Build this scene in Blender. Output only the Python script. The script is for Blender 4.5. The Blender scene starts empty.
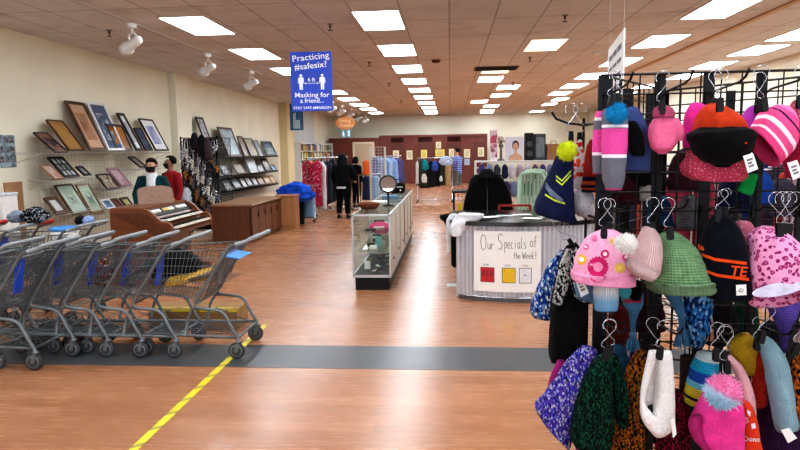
import bpy, math, random
from mathutils import Vector, Matrix, Euler, noise
from mathutils.bvhtree import BVHTree
PI=math.pi; C=bpy.context.scene.collection
rnd=random.Random(7)
# ------------------------------------------------------------------ camera
F=610.; ROLL=-0.016; VX,VY=450.,150.; CEIL=3.35; EYE=Vector((0,0,1.6))
def cam_matrix():
    u=Vector(((VX-400)/F,(225-VY)/F,-1.)); c,s=math.cos(ROLL),math.sin(ROLL)
    w=Vector((c*u.x-s*u.y,s*u.x+c*u.y,u.z)).normalized()
    yaw=math.asin(w.x); pitch=math.atan2(w.y,-w.z)
    return Matrix.Rotation(yaw,3,'Z')@Matrix.Rotation(PI/2-pitch,3,'X')@Matrix.Rotation(ROLL,3,'Z')
CR=cam_matrix()
cd=bpy.data.cameras.new('camera'); co=bpy.data.objects.new('camera',cd); C.objects.link(co)
co.matrix_world=Matrix.Translation(EYE)@CR.to_4x4(); cd.sensor_width=36; cd.lens=F/800*36; cd.clip_start=.05
bpy.context.scene.camera=co
def ray(x,y): return CR@Vector(((x-400)/F,(225-y)/F,-1.))
def P(x,y,X=None,Y=None,z=None):
    "point of the room seen along one line of sight, on the plane X=, Y= or z="
    d=ray(x,y); t=X/d.x if X is not None else Y/d.y if Y is not None else (z-1.6)/d.z
    return EYE+d*t
def proj(p):
    v=CR.transposed()@(Vector(p)-EYE); return 400+F*v.x/-v.z,225-F*v.y/-v.z
# ------------------------------------------------------------------ colours and materials
def lin(c):
    return tuple((x/255/12.92 if x/255<=.04045 else ((x/255+.055)/1.055)**2.4) for x in c)+(1.,)
class NT:
    def __init__(s,name):
        s.m=bpy.data.materials.new(name); s.m.use_nodes=True; s.t=s.m.node_tree
        s.b=s.t.nodes['Principled BSDF']; s.out=s.t.nodes['Material Output']
    def n(s,typ,**kw):
        nd=s.t.nodes.new(typ)
        for k,v in kw.items():
            if hasattr(nd,k) and k not in nd.inputs: setattr(nd,k,v)
            else: nd.inputs[k.replace('_',' ')].default_value=v
        return nd
    def l(s,a,b): s.t.links.new(a,b)
    def tc(s,kind='Object',scale=(1,1,1),rot=(0,0,0)):
        t=s.n('ShaderNodeTexCoord'); mp=s.n('ShaderNodeMapping')
        mp.inputs['Scale'].default_value=scale; mp.inputs['Rotation'].default_value=rot
        s.l(t.outputs[kind],mp.inputs[0]); return mp.outputs[0]
    def ramp(s,fac,stops,const=False):
        r=s.n('ShaderNodeValToRGB'); e=r.color_ramp.elements
        if const: r.color_ramp.interpolation='CONSTANT'
        while len(e)<len(stops): e.new(.5)
        for k,(p,c) in enumerate(stops): e[k].position=p; e[k].color=c if len(c)==4 else lin(c)
        s.l(fac,r.inputs[0]); return r.outputs[0]
    def mix(s,fac,a,b,mode='MIX'):
        m=s.n('ShaderNodeMix',data_type='RGBA',blend_type=mode)
        for sock,v in ((m.inputs[0],fac),(m.inputs[6],a),(m.inputs[7],b)):
            if hasattr(v,'links'): s.l(v,sock)
            else: sock.default_value=v
        return m.outputs[2]
    def bump(s,h,st=.3,dist=.01):
        b=s.n('ShaderNodeBump'); b.inputs['Strength'].default_value=st; b.inputs['Distance'].default_value=dist
        s.l(h,b.inputs['Height']); s.l(b.outputs[0],s.b.inputs['Normal'])
    def noise(s,vec,scale,detail=3,rough=.5):
        n=s.n('ShaderNodeTexNoise'); n.inputs['Scale'].default_value=scale; n.inputs['Detail'].default_value=detail; n.inputs['Roughness'].default_value=rough
        s.l(vec,n.inputs['Vector']); return n.outputs[0]
MC={}
def mat(col,rough=.6,metal=0.,var=.12,scale=25,spec=.4,bump=0.,name=None,sheen=0.):
    "plain surface with a little procedural mottling"
    key=('m',col,rough,metal,var,scale,spec,bump,sheen)
    if key in MC: return MC[key]
    s=NT(name or 'paint'); b=s.b; v=s.tc('Object'); n=s.noise(v,scale)
    c=lin(col); d=tuple(x*(1-var) for x in c[:3])+(1,); u=tuple(min(1,x*(1+var)) for x in c[:3])+(1,)
    s.l(s.ramp(n,[(.3,d),(.7,u)]),b.inputs['Base Color'])
    b.inputs['Roughness'].default_value=rough; b.inputs['Metallic'].default_value=metal; b.inputs['Specular IOR Level'].default_value=spec
    if sheen: b.inputs['Sheen Weight'].default_value=sheen
    if bump: s.bump(n,bump)
    MC[key]=s.m; return s.m
def glow(col,st):
    s=NT('light_diffuser'); s.b.inputs['Base Color'].default_value=lin((240,240,240))
    v=s.tc('Object'); n=s.noise(v,3)
    s.l(s.ramp(n,[(0,tuple(x*.94 for x in lin(col)[:3])+(1,)),(1,lin(col))]),s.b.inputs['Emission Color'])
    s.b.inputs['Emission Strength'].default_value=st; return s.m
def glass(tint=(235,245,240),rough=.02):
    s=NT('clear_glass'); t=s.t
    tr=s.n('ShaderNodeBsdfTransparent'); tr.inputs[0].default_value=lin(tint)
    gl=s.n('ShaderNodeBsdfGlossy'); gl.inputs['Roughness'].default_value=rough
    lw=s.n('ShaderNodeLayerWeight'); pw_=s.n('ShaderNodeMath',operation='POWER'); s.l(lw.outputs['Facing'],pw_.inputs[0]); pw_.inputs[1].default_value=4.; fr=s.n('ShaderNodeMath',operation='MULTIPLY_ADD'); s.l(pw_.outputs[0],fr.inputs[0]); fr.inputs[1].default_value=.5; fr.inputs[2].default_value=.02
    mx=s.n('ShaderNodeMixShader'); s.l(fr.outputs[0],mx.inputs[0]); s.l(tr.outputs[0],mx.inputs[1]); s.l(gl.outputs[0],mx.inputs[2])
    s.l(mx.outputs[0],s.out.inputs[0]); t.nodes.remove(s.b); return s.m
def knit(cols,cell=90,rough=.95,bump=.6,stretch=.55,rot=.5,weights=None):
    "marled knitting: random stitches of a few yarn colours"
    key=('k',tuple(cols),cell,stretch,rot,tuple(weights or ()))
    if key in MC: return MC[key]
    s=NT('marled_knit'); v=s.tc('Object',(1,.6,stretch),(0,rot,0))
    vo=s.n('ShaderNodeTexVoronoi'); vo.inputs['Scale'].default_value=cell*2.3; s.l(v,vo.inputs['Vector'])
    sp=s.n('ShaderNodeSeparateColor'); s.l(vo.outputs['Color'],sp.inputs[0])
    n=len(cols); w=weights or [1/n]*n; acc=0; st=[]
    for c,k in zip(cols,w): st.append((acc,c)); acc+=k
    base=s.ramp(sp.outputs[0],st,True)
    sh=s.ramp(vo.outputs['Distance'],[(0,(1,1,1,1)),(.8,(.3,.3,.3,1))])
    s.l(s.mix(1.,base,sh,'MULTIPLY'),s.b.inputs['Base Color']); s.b.inputs['Roughness'].default_value=rough
    s.b.inputs['Specular IOR Level'].default_value=.1; s.bump(vo.outputs['Distance'],-bump if False else bump,.006)
    MC[key]=s.m; return s.m
def cloth_finish(s,kind,scale=150):
    s.b.inputs['Roughness'].default_value=.95; s.b.inputs['Specular IOR Level'].default_value=.08
    s.b.inputs['Sheen Weight'].default_value=.03
    wv=None
    if kind=='rib':
        v=s.tc('UV',(9,1,1)); w=s.n('ShaderNodeTexWave'); w.inputs['Scale'].default_value=1.; w.inputs['Distortion'].default_value=.6; s.l(v,w.inputs['Vector']); s.bump(w.outputs[1],.8,.005); wv=w.outputs[1]
    elif kind=='row':
        v=s.tc('UV',(1,7,1),(0,0,PI/2)); w=s.n('ShaderNodeTexWave'); w.inputs['Scale'].default_value=1.; w.inputs['Distortion'].default_value=1.5; w.inputs['Detail Scale'].default_value=6; s.l(v,w.inputs['Vector']); v2=s.tc('UV',(8,1,1)); w2=s.n('ShaderNodeTexWave'); w2.inputs['Scale'].default_value=1.; w2.inputs['Distortion'].default_value=2.; s.l(v2,w2.inputs['Vector']); wv=s.mix(.45,w.outputs[0],w2.outputs[0]); s.bump(wv,.9,.006)
    else:
        nz=s.noise(s.tc('Object'),scale,3,.7); s.bump(nz,.6,.004); wv=nz
    bl=s.b.inputs['Base Color'].links
    if wv is not None and bl:
        src=bl[0].from_socket; s.l(s.mix(1.,src,s.ramp(wv,[(.15,(.68,.68,.68,1)),(.6,(1,1,1,1))]),'MULTIPLY'),s.b.inputs['Base Color'])  # shade of the weave grooves multiplied into the colour
def fabric(col,kind='fleece',var=.18,scale=30):
    key=('f',col,kind,var)
    if key in MC: return MC[key]
    s=NT('fabric'); n=s.noise(s.tc('Object'),scale,4)
    c=lin(col); d=tuple(x*(1-var) for x in c[:3])+(1,); u=tuple(min(1,x*(1+var)) for x in c[:3])+(1,)
    s.l(s.ramp(n,[(.3,d),(.7,u)]),s.b.inputs['Base Color']); cloth_finish(s,kind); MC[key]=s.m; return s.m
def stripes(stops,kind='fleece',dist=0.0):
    "bands across a piece of clothing, from its top (0) to its hem (1)"
    s=NT('striped_fabric'); v=s.tc('UV'); sx=s.n('ShaderNodeSeparateXYZ'); s.l(v,sx.inputs[0])
    f=sx.outputs[1]
    if dist:
        m=s.n('ShaderNodeMath',operation='MULTIPLY_ADD'); s.l(s.noise(s.tc('Object'),12),m.inputs[0]); m.inputs[1].default_value=dist; s.l(f,m.inputs[2]); f=m.outputs[0]
    s.l(s.ramp(f,stops,True),s.b.inputs['Base Color']); cloth_finish(s,kind); return s.m
def gradient(stops,kind='rib'):
    s=NT('graded_fabric'); v=s.tc('UV'); sx=s.n('ShaderNodeSeparateXYZ'); s.l(v,sx.inputs[0])
    s.l(s.ramp(sx.outputs[1],stops),s.b.inputs['Base Color']); cloth_finish(s,kind); return s.m
def blotch(bg,cols,cell=60,size=.3,soft=.02,kind='fleece',rand=1.):
    "scattered spots of a few colours on a ground colour"
    s=NT('printed_fabric'); vo=s.n('ShaderNodeTexVoronoi'); vo.inputs['Scale'].default_value=cell; vo.inputs['Randomness'].default_value=rand; s.l(s.tc('Object'),vo.inputs['Vector'])
    sp=s.n('ShaderNodeSeparateColor'); s.l(vo.outputs['Color'],sp.inputs[0])
    dots=s.ramp(sp.outputs[0],[(i/len(cols),c) for i,c in enumerate(cols)],True)
    mask=s.ramp(vo.outputs['Distance'],[(size-soft,(1,1,1,1)),(size+soft,(0,0,0,1))])
    s.l(s.mix(mask,lin(bg),dots),s.b.inputs['Base Color']); cloth_finish(s,kind); return s.m
def leopard(bg,spot,core,cell=85):
    s=NT('leopard_print'); v=s.tc('Object'); nz=s.n('ShaderNodeTexNoise'); nz.inputs['Scale'].default_value=60; s.l(v,nz.inputs['Vector'])
    ad=s.n('ShaderNodeVectorMath',operation='MULTIPLY_ADD'); s.l(nz.outputs['Color'],ad.inputs[0]); ad.inputs[1].default_value=(.012,)*3; s.l(v,ad.inputs[2])
    vo=s.n('ShaderNodeTexVoronoi'); vo.inputs['Scale'].default_value=cell; s.l(ad.outputs[0],vo.inputs['Vector'])
    s.l(s.ramp(vo.outputs['Distance'],[(0,core),(.2,core),(.24,spot),(.4,spot),(.45,bg),(1,bg)]),s.b.inputs['Base Color']); cloth_finish(s,'fleece'); return s.m
def picture(cols,scale=3,seed=0,detail=4):
    s=NT('printed_picture'); v=s.tc('Object'); mp=s.n('ShaderNodeMapping'); mp.inputs['Location'].default_value=(seed*3.7,seed*1.3,seed); s.l(v,mp.inputs[0])
    n=s.noise(mp.outputs[0],scale,detail,.6)
    k=len(cols); s.l(s.ramp(n,[(.25+.5*i/max(1,k-1),c) for i,c in enumerate(cols)]),s.b.inputs['Base Color'])
    s.b.inputs['Roughness'].default_value=.25; return s.m
def wood(c1,c2,scale=6,axis=0,rough=.4):
    key=('w',c1,c2,scale,axis,rough)
    if key in MC: return MC[key]
    s=NT('wood'); sc=[14,14,14]; sc[axis]=1.2; v=s.tc('Object',tuple(sc)); n=s.noise(v,scale*.4,5,.6)
    s.l(s.ramp(n,[(.3,c1),(.7,c2)]),s.b.inputs['Base Color']); s.b.inputs['Roughness'].default_value=rough; s.bump(n,.1,.004); MC[key]=s.m; return s.m
# ------------------------------------------------------------------ mesh builder
class MB:
    def __init__(s): s.v=[]; s.f=[]; s.mi=[]; s.sm=[]; s.uv={}
    def add(s,vs,fs,mi=0,smooth=False,uvs=None):
        b=len(s.v); s.v.extend(Vector(p) for p in vs)
        if uvs:
            for i,u in enumerate(uvs): s.uv[b+i]=u
        for f in fs: s.f.append([b+i for i in f]); s.mi.append(mi); s.sm.append(smooth)
        return s
    def box(s,c,d,rot=None,mi=0,bev=0.):
        x,y,z=[k/2 for k in d]; c=Vector(c)
        if bev>0:
            b=min(bev,x*.9,y*.9,z*.9); vs=[];
            idx={}
            for sx in (-1,1):
                for sy in (-1,1):
                    for sz in (-1,1):
                        for ax in range(3):
                            q=[sx*(x-b),sy*(y-b),sz*(z-b)]; q[ax]=[sx*x,sy*y,sz*z][ax]; idx[(sx,sy,sz,ax)]=len(vs); vs.append(q)
            fs=[]
            for ax in range(3):
                a1,a2=[(1,2),(2,0),(0,1)][ax]
                for sg in (-1,1):
                    q=[]
                    for u,w in ((-1,-1),(1,-1),(1,1),(-1,1)):
                        k=[0,0,0]; k[ax]=sg; k[a1]=u; k[a2]=w; q.append(idx[(*k,ax)])
                    fs.append(q if sg>0 else q[::-1])
                for u in (-1,1):
                    for w in (-1,1):   # edges along ax
                        k1=[0,0,0]; k1[a1]=u; k1[a2]=w; k2=list(k1); k1[ax]=-1; k2[ax]=1
                        q=[idx[(*k1,a1)],idx[(*k2,a1)],idx[(*k2,a2)],idx[(*k1,a2)]]; fs.append(q if u*w<0 else q[::-1])
            for sx in (-1,1):
                for sy in (-1,1):
                    for sz in (-1,1):
                        q=[idx[(sx,sy,sz,i)] for i in range(3)]; fs.append(q if sx*sy*sz>0 else q[::-1])
        else:
            vs=[(i*x,j*y,k*z) for i in (-1,1) for j in (-1,1) for k in (-1,1)]
            fs=[(0,1,3,2),(4,6,7,5),(0,4,5,1),(2,3,7,6),(0,2,6,4),(1,5,7,3)]
        vs=[c+(rot@Vector(p) if rot else Vector(p)) for p in vs]
        return s.add(vs,fs,mi)
    def tube(s,pts,r,seg=6,closed=False,mi=0,smooth=True,caps=True):
        pts=[Vector(p) for p in pts]; n=len(pts); rr=r if isinstance(r,(list,tuple)) else [r]*n
        ring=[]; up=None
        for i,p in enumerate(pts):
            a=pts[i-1] if (i>0 or closed) else p; b=pts[(i+1)%n] if (i<n-1 or closed) else p
            t=(b-a); t=t.normalized() if t.length>1e-9 else Vector((0,0,1))
            if up is None:
                up=Vector((0,0,1)) if abs(t.z)<.9 else Vector((1,0,0))
            up=(up-t*up.dot(t)); up=up.normalized() if up.length>1e-6 else t.orthogonal().normalized()
            w=t.cross(up); ring.append([p+(up*math.cos(2*PI*k/seg)+w*math.sin(2*PI*k/seg))*rr[i] for k in range(seg)])
        vs=[q for g in ring for q in g]; fs=[]
        for i in range(n if closed else n-1):
            j=(i+1)%n
            for k in range(seg): fs.append((i*seg+k,j*seg+k,j*seg+(k+1)%seg,i*seg+(k+1)%seg)[::-1])
        if caps and not closed: fs.append(tuple(range(seg))); fs.append(tuple((n-1)*seg+k for k in range(seg))[::-1])
        return s.add(vs,fs,mi,smooth)
    def bar(s,a,b,r,seg=4,mi=0): return s.tube([a,b],r,seg,mi=mi,smooth=seg>4)
    def lathe(s,prof,c=(0,0,0),seg=20,rot=None,mi=0,smooth=True,sq=(1,1)):
        c=Vector(c); vs=[]; fs=[]; n=len(prof)
        for r,z in prof:
            for k in range(seg):
                p=Vector((r*sq[0]*math.cos(2*PI*k/seg),r*sq[1]*math.sin(2*PI*k/seg),z)); vs.append(c+(rot@p if rot else p))
        for i in range(n-1):
            for k in range(seg): fs.append((i*seg+k,i*seg+(k+1)%seg,(i+1)*seg+(k+1)%seg,(i+1)*seg+k))
        if prof[0][0]>1e-4: fs.append(tuple(range(seg))[::-1])
        if prof[-1][0]>1e-4: fs.append(tuple((n-1)*seg+k for k in range(seg)))
        return s.add(vs,fs,mi,smooth)
    def ball(s,c,r,seg=14,rings=9,mi=0,rot=None):
        r=Vector((r,r,r)) if not hasattr(r,'__len__') else Vector(r)
        vs=[];fs=[];c=Vector(c)
        for i in range(rings+1):
            a=PI*i/rings
            for k in range(seg):
                b=2*PI*k/seg; p=Vector((r.x*math.sin(a)*math.cos(b),r.y*math.sin(a)*math.sin(b),r.z*math.cos(a))); vs.append(c+(rot@p if rot else p))
        for i in range(rings):
            for k in range(seg): fs.append((i*seg+k,(i+1)*seg+k,(i+1)*seg+(k+1)%seg,i*seg+(k+1)%seg))
        return s.add(vs,fs,mi,True)
    def prism(s,poly,a,b,M=None,mi=0):
        "polygon in (x,z) pushed along y from a to b"
        n=len(poly); vs=[Vector((x,a,z)) for x,z in poly]+[Vector((x,b,z)) for x,z in poly]
        fs=[tuple(range(n)),tuple(range(n,2*n))[::-1]]+[(i,i+n,(i+1)%n+n,(i+1)%n) for i in range(n)]
        if M: vs=[M@v for v in vs]
        return s.add(vs,fs,mi)
    def build(s,name,mats,parent=None,origin=(0,0,0)):
        o=Vector(origin); me=bpy.data.meshes.new(name)
        me.from_pydata([tuple(v-o) for v in s.v],[],s.f)
        for m in (mats if isinstance(mats,(list,tuple)) else [mats]): me.materials.append(m)
        me.polygons.foreach_set('material_index',s.mi); me.polygons.foreach_set('use_smooth',s.sm)
        if s.uv:
            ul=me.uv_layers.new(name='UVMap'); 
            for lp in me.loops: ul.data[lp.index].uv=s.uv.get(lp.vertex_index,(0,0))
        me.update(); ob=bpy.data.objects.new(name,me); C.objects.link(ob)
        if parent: ob.parent=parent
        else: ob.location=o
        return ob
def tag(o,label=None,cat=None,group=None,kind=None):
    if label: o['label']=label
    if cat: o['category']=cat
    if group: o['group']=group
    if kind: o['kind']=kind
    return o
def thing(name,label,cat,loc=(0,0,0),rot=(0,0,0),group=None):
    o=bpy.data.objects.new(name,None); C.objects.link(o); o.location=loc; o.rotation_euler=rot; o.empty_display_size=.05
    return tag(o,label,cat,group)
KIDS={}
def copy_tree(o,parent=None):
    c=o.copy(); C.objects.link(c)
    if parent: c.parent=parent
    for ch in list(o.children): copy_tree(ch,c)
    return c
def struct(name,mb,m,label=None):
    o=mb.build(name,m); o['kind']='structure'
    if label: o['label']=label
    return o
def rect(mb,c,ux,uy,mi=0):
    "flat rectangle around c with half-edges ux, uy"
    c,ux,uy=Vector(c),Vector(ux),Vector(uy); return mb.add([c-ux-uy,c+ux-uy,c+ux+uy,c-ux+uy],[(0,1,2,3)],mi)
def cr(a,b,c,d,t):
    return .5*((2*b)+(c-a)*t+(2*a-5*b+4*c-d)*t*t+(3*b-a-3*c+d)*t**3)
def loft(mb,L,Rr,depth,seg=26,sub=4,wob=.06,seed=0,open_=True,tilt=0.,folds=0,mi=0,pw=.8,crinkle=.045):
    "closed soft shape through pairs of side points; depth is its half thickness"
    n=len(L); Ls=[];Rs=[];ts=[]
    g=lambda A,i:A[max(0,min(n-1,i))]
    for i in range(n-1):
        for k in range(sub):
            t=k/sub; Ls.append(cr(g(L,i-1),L[i],L[i+1],g(L,i+2),t)); Rs.append(cr(g(Rr,i-1),Rr[i],Rr[i+1],g(Rr,i+2),t)); ts.append((i+t)/(n-1))
    Ls.append(L[-1]); Rs.append(Rr[-1]); ts.append(1.)
    rings=[]; uvs=[]
    fwd=Vector((0,1,0))
    def ring(c,a,d,t,sc=1.,lift=Vector()):
        r=[]
        for k in range(seg):
            th=2*PI*k/seg; cx,sy=math.cos(th),math.sin(th)
            q=1+wob*(noise.noise(Vector((cx*1.7+seed*7.1,sy*1.7+seed*3.3,t*3.2+seed)))*1.6)+crinkle*noise.noise(Vector((cx*3.6+seed*2.3,sy*3.6-seed,t*8+seed*5)))*1.5+(folds and .05*math.sin(folds*th+seed+2*t)*t)
            ex=math.copysign(abs(cx)**pw,cx); ey=math.copysign(abs(sy)**pw,sy)
            r.append(c+a*(ex*sc*q)+fwd*(ey*d*sc*q)+lift+Vector((0,0,tilt*t*t*(-sy)*d)))
        return r
    length=sum(((Ls[i+1]+Rs[i+1])-(Ls[i]+Rs[i])).length/2 for i in range(len(Ls)-1))
    def dd(i):
        w=(Rs[i]-Ls[i]).length/2; return min(depth,w*1.0)
    c=(Ls[0]+Rs[0])/2; a=(Rs[0]-Ls[0])/2; ax=((Ls[1]+Rs[1])/2-c).normalized()
    rings.append(ring(c-ax*dd(0)*.25,a,dd(0)*.6,0,.55)); uvs.append(0)
    for i in range(len(Ls)):
        rings.append(ring((Ls[i]+Rs[i])/2,(Rs[i]-Ls[i])/2,dd(i)*(.75 if i==0 else 1),ts[i])); uvs.append(ts[i])
    i=len(Ls)-1; c=(Ls[i]+Rs[i])/2; a=(Rs[i]-Ls[i])/2; ax=(c-(Ls[i-1]+Rs[i-1])/2).normalized()
    if open_:
        rings.append(ring(c-ax*.004,a,dd(i),1,.9)); uvs.append(1.); rings.append(ring(c-ax*min(.05,length*.25),a,dd(i),.9,.78)); uvs.append(.9)
    else: rings.append(ring(c+ax*dd(i)*.35,a,dd(i),1,.55)); uvs.append(1.)
    vs=[p for r in rings for p in r]; fs=[]; m=len(rings)
    uu=[(abs(2*(k/seg)-1),1.*t) for t in uvs for k in range(seg)]
    for i in range(m-1):
        for k in range(seg): fs.append((i*seg+k,(i+1)*seg+k,(i+1)*seg+(k+1)%seg,i*seg+(k+1)%seg)[::-1])
    fs.append(tuple(range(seg))); fs.append(tuple((m-1)*seg+k for k in range(seg))[::-1])
    mb.add(vs,fs,mi,True,uu); return mb
def lev(levels,Y):
    L=[];Rr=[]
    for q in levels:
        if len(q)==3: y,a,b=q; A=(a,y); B=(b,y)
        else: A,B=q
        L.append(P(*A,Y=Y)); Rr.append(P(*B,Y=Y))
    return L,Rr
def cloth(name,label,cat,levels,Y,depth,m,group=None,parent=None,**kw):
    L,Rr=lev(levels,Y); mb=MB(); loft(mb,L,Rr,depth,**kw)
    if parent: return mb.build(name,m,parent,parent.location)
    o=mb.build(name,m,None,(L[0]+Rr[0])/2); return tag(o,label,cat,group)
def bvh_of(o):
    M=o.matrix_basis; me=o.data; return BVHTree.FromPolygons([M@v.co for v in me.vertices],[tuple(p.vertices) for p in me.polygons])
def wrap(name,polys,host,m,parent=None,off=.002,root=None):
    "flat outlines laid on the near side of a soft surface"
    t=bvh_of(host) if host.parent is None else BVHTree.FromPolygons([v.co+host.parent.location for v in host.data.vertices],[tuple(p.vertices) for p in host.data.polygons])
    mb=MB()
    for vs,fs in polys:
        out=[];okk=True
        for x,y in vs:
            d=ray(x,y).normalized(); h=t.ray_cast(EYE,d)
            if h[0] is None: okk=False;break
            out.append(h[0]-d*off)
        if okk: mb.add(out,fs,0,True)
    root=parent or host
    return mb.build(name,m,root,root.location) if mb.v else None
def disc_px(x,y,r,n=10,star=0.):
    vs=[(x,y)]+[(x+r*(1-star*(k%2))*math.cos(2*PI*k/n),y+r*(1-star*(k%2))*math.sin(2*PI*k/n)) for k in range(n)]
    return vs,[(0,1+k,1+(k+1)%n) for k in range(n)]
def text_geo(body,size=1.,bold=0.,shear=0.,align='CENTER',spacing=1.):
    cu=bpy.data.curves.new('txt','FONT'); cu.body=body; cu.size=size; cu.offset=bold; cu.shear=shear; cu.align_x=align; cu.space_character=spacing; cu.resolution_u=3
    ob=bpy.data.objects.new('txt',cu); C.objects.link(ob); dg=bpy.context.evaluated_depsgraph_get(); dg.update()
    me=bpy.data.meshes.new_from_object(ob.evaluated_get(dg)); vs=[(v.co.x,v.co.y) for v in me.vertices]; fs=[tuple(p.vertices) for p in me.polygons]
    bpy.data.objects.remove(ob); bpy.data.curves.remove(cu); bpy.data.meshes.remove(me); return vs,fs
def letters(mb,body,c,size,ux=(1,0,0),uz=(0,0,1),rot=0.,mi=0,**kw):
    "lettering centred at c in the plane of ux, uz"
    vs,fs=text_geo(body,size,**kw); c=Vector(c);ux=Vector(ux);uz=Vector(uz); cr_,sr=math.cos(rot),math.sin(rot)
    mb.add([c+ux*(x*cr_-y*sr)+uz*(x*sr+y*cr_) for x,y in vs],fs,mi); return mb
ORD='first second third fourth fifth sixth seventh eighth ninth tenth eleventh twelfth thirteenth fourteenth'.split()
# ================================================================== THE SETTING
XL,XR,YB,YF=-6.05,6.75,31.,-1.6
def floor_mat():
    s=NT('wood_laminate'); v=s.tc('Object'); br=s.n('ShaderNodeTexBrick'); s.l(v,br.inputs['Vector'])
    br.offset=.37; br.inputs['Scale'].default_value=1.; br.inputs['Brick Width'].default_value=1.22; br.inputs['Row Height'].default_value=.127
    br.inputs['Mortar Size'].default_value=.0012; br.inputs['Color1'].default_value=(0,0,0,1); br.inputs['Color2'].default_value=(1,1,1,1); br.inputs['Mortar'].default_value=(.25,.25,.25,1); br.inputs['Bias'].default_value=0
    n=s.noise(s.tc('Object',(1.2,16,1)),3,5,.6); big=s.noise(v,.5,2)
    m=s.mix(.5,br.outputs[0],n); base=s.ramp(m,[(.15,(156,104,70)),(.5,(172,118,82)),(.85,(186,133,97))])
    far=s.n('ShaderNodeSeparateXYZ'); s.l(v,far.inputs[0])
    dirt=s.ramp(big,[(.35,(.82,.82,.82,1)),(.65,(1,1,1,1))])
    s.l(s.mix(1.,base,dirt,'MULTIPLY'),s.b.inputs['Base Color'])
    s.l(s.ramp(n,[(.2,(.25,)*3+(1,)),(.8,(.29,)*3+(1,))]),s.b.inputs['Roughness']); s.b.inputs['Specular IOR Level'].default_value=.65; return s.m
def tile_mat():
    s=NT('ceiling_tile'); v=s.tc('Object'); br=s.n('ShaderNodeTexBrick'); s.l(v,br.inputs['Vector'])
    br.offset=0.; br.inputs['Scale'].default_value=1.; br.inputs['Brick Width'].default_value=.61; br.inputs['Row Height'].default_value=1.22
    br.inputs['Mortar Size'].default_value=.012; br.inputs['Mortar Smooth'].default_value=.3; br.inputs['Color1'].default_value=lin((228,224,222)); br.inputs['Color2'].default_value=lin((220,215,212)); br.inputs['Mortar'].default_value=lin((178,172,168))
    n=s.noise(v,2.2,4,.6); st=s.ramp(n,[(.25,(.8,.78,.76,1)),(.5,(1,1,1,1))]); sp=s.noise(v,140,2)
    s.l(s.mix(1.,s.mix(1.,br.outputs[0],st,'MULTIPLY'),s.ramp(sp,[(.3,(.9,.9,.9,1)),(.6,(1,1,1,1))]),'MULTIPLY'),s.b.inputs['Base Color'])
    s.b.inputs['Roughness'].default_value=.9; s.b.inputs['Specular IOR Level'].default_value=.15; s.bump(br.outputs[1],.3,-.01); return s.m
M_wall=mat((234,231,212),.75,var=.05,scale=1.2,spec=.2,name='cream_wall'); M_wall_bluelit=mat((205,214,216),.75,var=.04,scale=1.2,spec=.2,name='bluish_lit_wall')
M_red=wood((98,42,32),(122,58,44),5,2,.45); M_red2=wood((84,36,28),(104,50,38),5,2,.4)
M_black=mat((11,11,12),.5,var=.15,spec=.3,name='black_metal'); M_blackcloth=fabric((13,13,15),'fleece',.3)
M_steel=mat((112,118,120),.42,.45,var=.12,scale=12,name='galvanised_steel'); M_chrome=mat((196,199,203),.2,1.,var=.04,name='chrome')
M_white=mat((228,228,224),.5,var=.04,name='white_paint'); M_wire=mat((196,196,190),.45,.3,var=.06,name='white_wire')
M_rubber=mat((62,64,66),.7,var=.12,name='grey_rubber'); M_paper=mat((238,236,230),.8,var=.03,name='paper')
struct('floor',MB().box(((XL+XR)/2,(YB+YF)/2,-.05),(XR-XL,YB-YF,.1)),floor_mat())
struct('ceiling',MB().box(((XL+XR)/2,(YB+YF)/2,CEIL+.05),(XR-XL,YB-YF,.1)),tile_mat())
struct('wall_left',MB().box((XL-.1,(22.2+YF)/2,CEIL/2),(.2,22.2-YF,CEIL)),M_wall)
struct('wall_left_bluish',MB().box((XL-.1,24.7,CEIL/2),(.2,5.,CEIL)),M_wall_bluelit)  # flush stretch of left wall, bluish light painted into its colour
struct('wall_left_far',MB().box((XL-.1,(YB+27.2)/2,CEIL/2),(.2,YB-27.2,CEIL)),M_wall)
struct('wall_back',MB().box(((XL+XR)/2,YB+.1,CEIL/2),(XR-XL,.2,CEIL)),M_wall)
struct('wall_right',MB().box((XR+.1,(YB+YF)/2,CEIL/2),(.2,YB-YF,CEIL)),M_wall)
struct('trim_1',MB().box((XL+.08,13.35,CEIL/2),(.16,.75,CEIL-.002)),M_wall)
struct('trim_2',MB().box((XL+.14,22.0,CEIL/2),(.28,.9,CEIL-.002)),mat((222,208,166),.75,var=.05,scale=1.2,spec=.2))
struct('trim_3',MB().box((4.23,(YB+YF)/2,CEIL-.012),(.09,YB-YF-.1,.024)),mat((196,160,122),.6,var=.08))
struct('baseboard_left',MB().box((XL+.008,(13+YF)/2,.055),(.016,13-YF,.11)),mat((60,50,44),.6))
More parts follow.
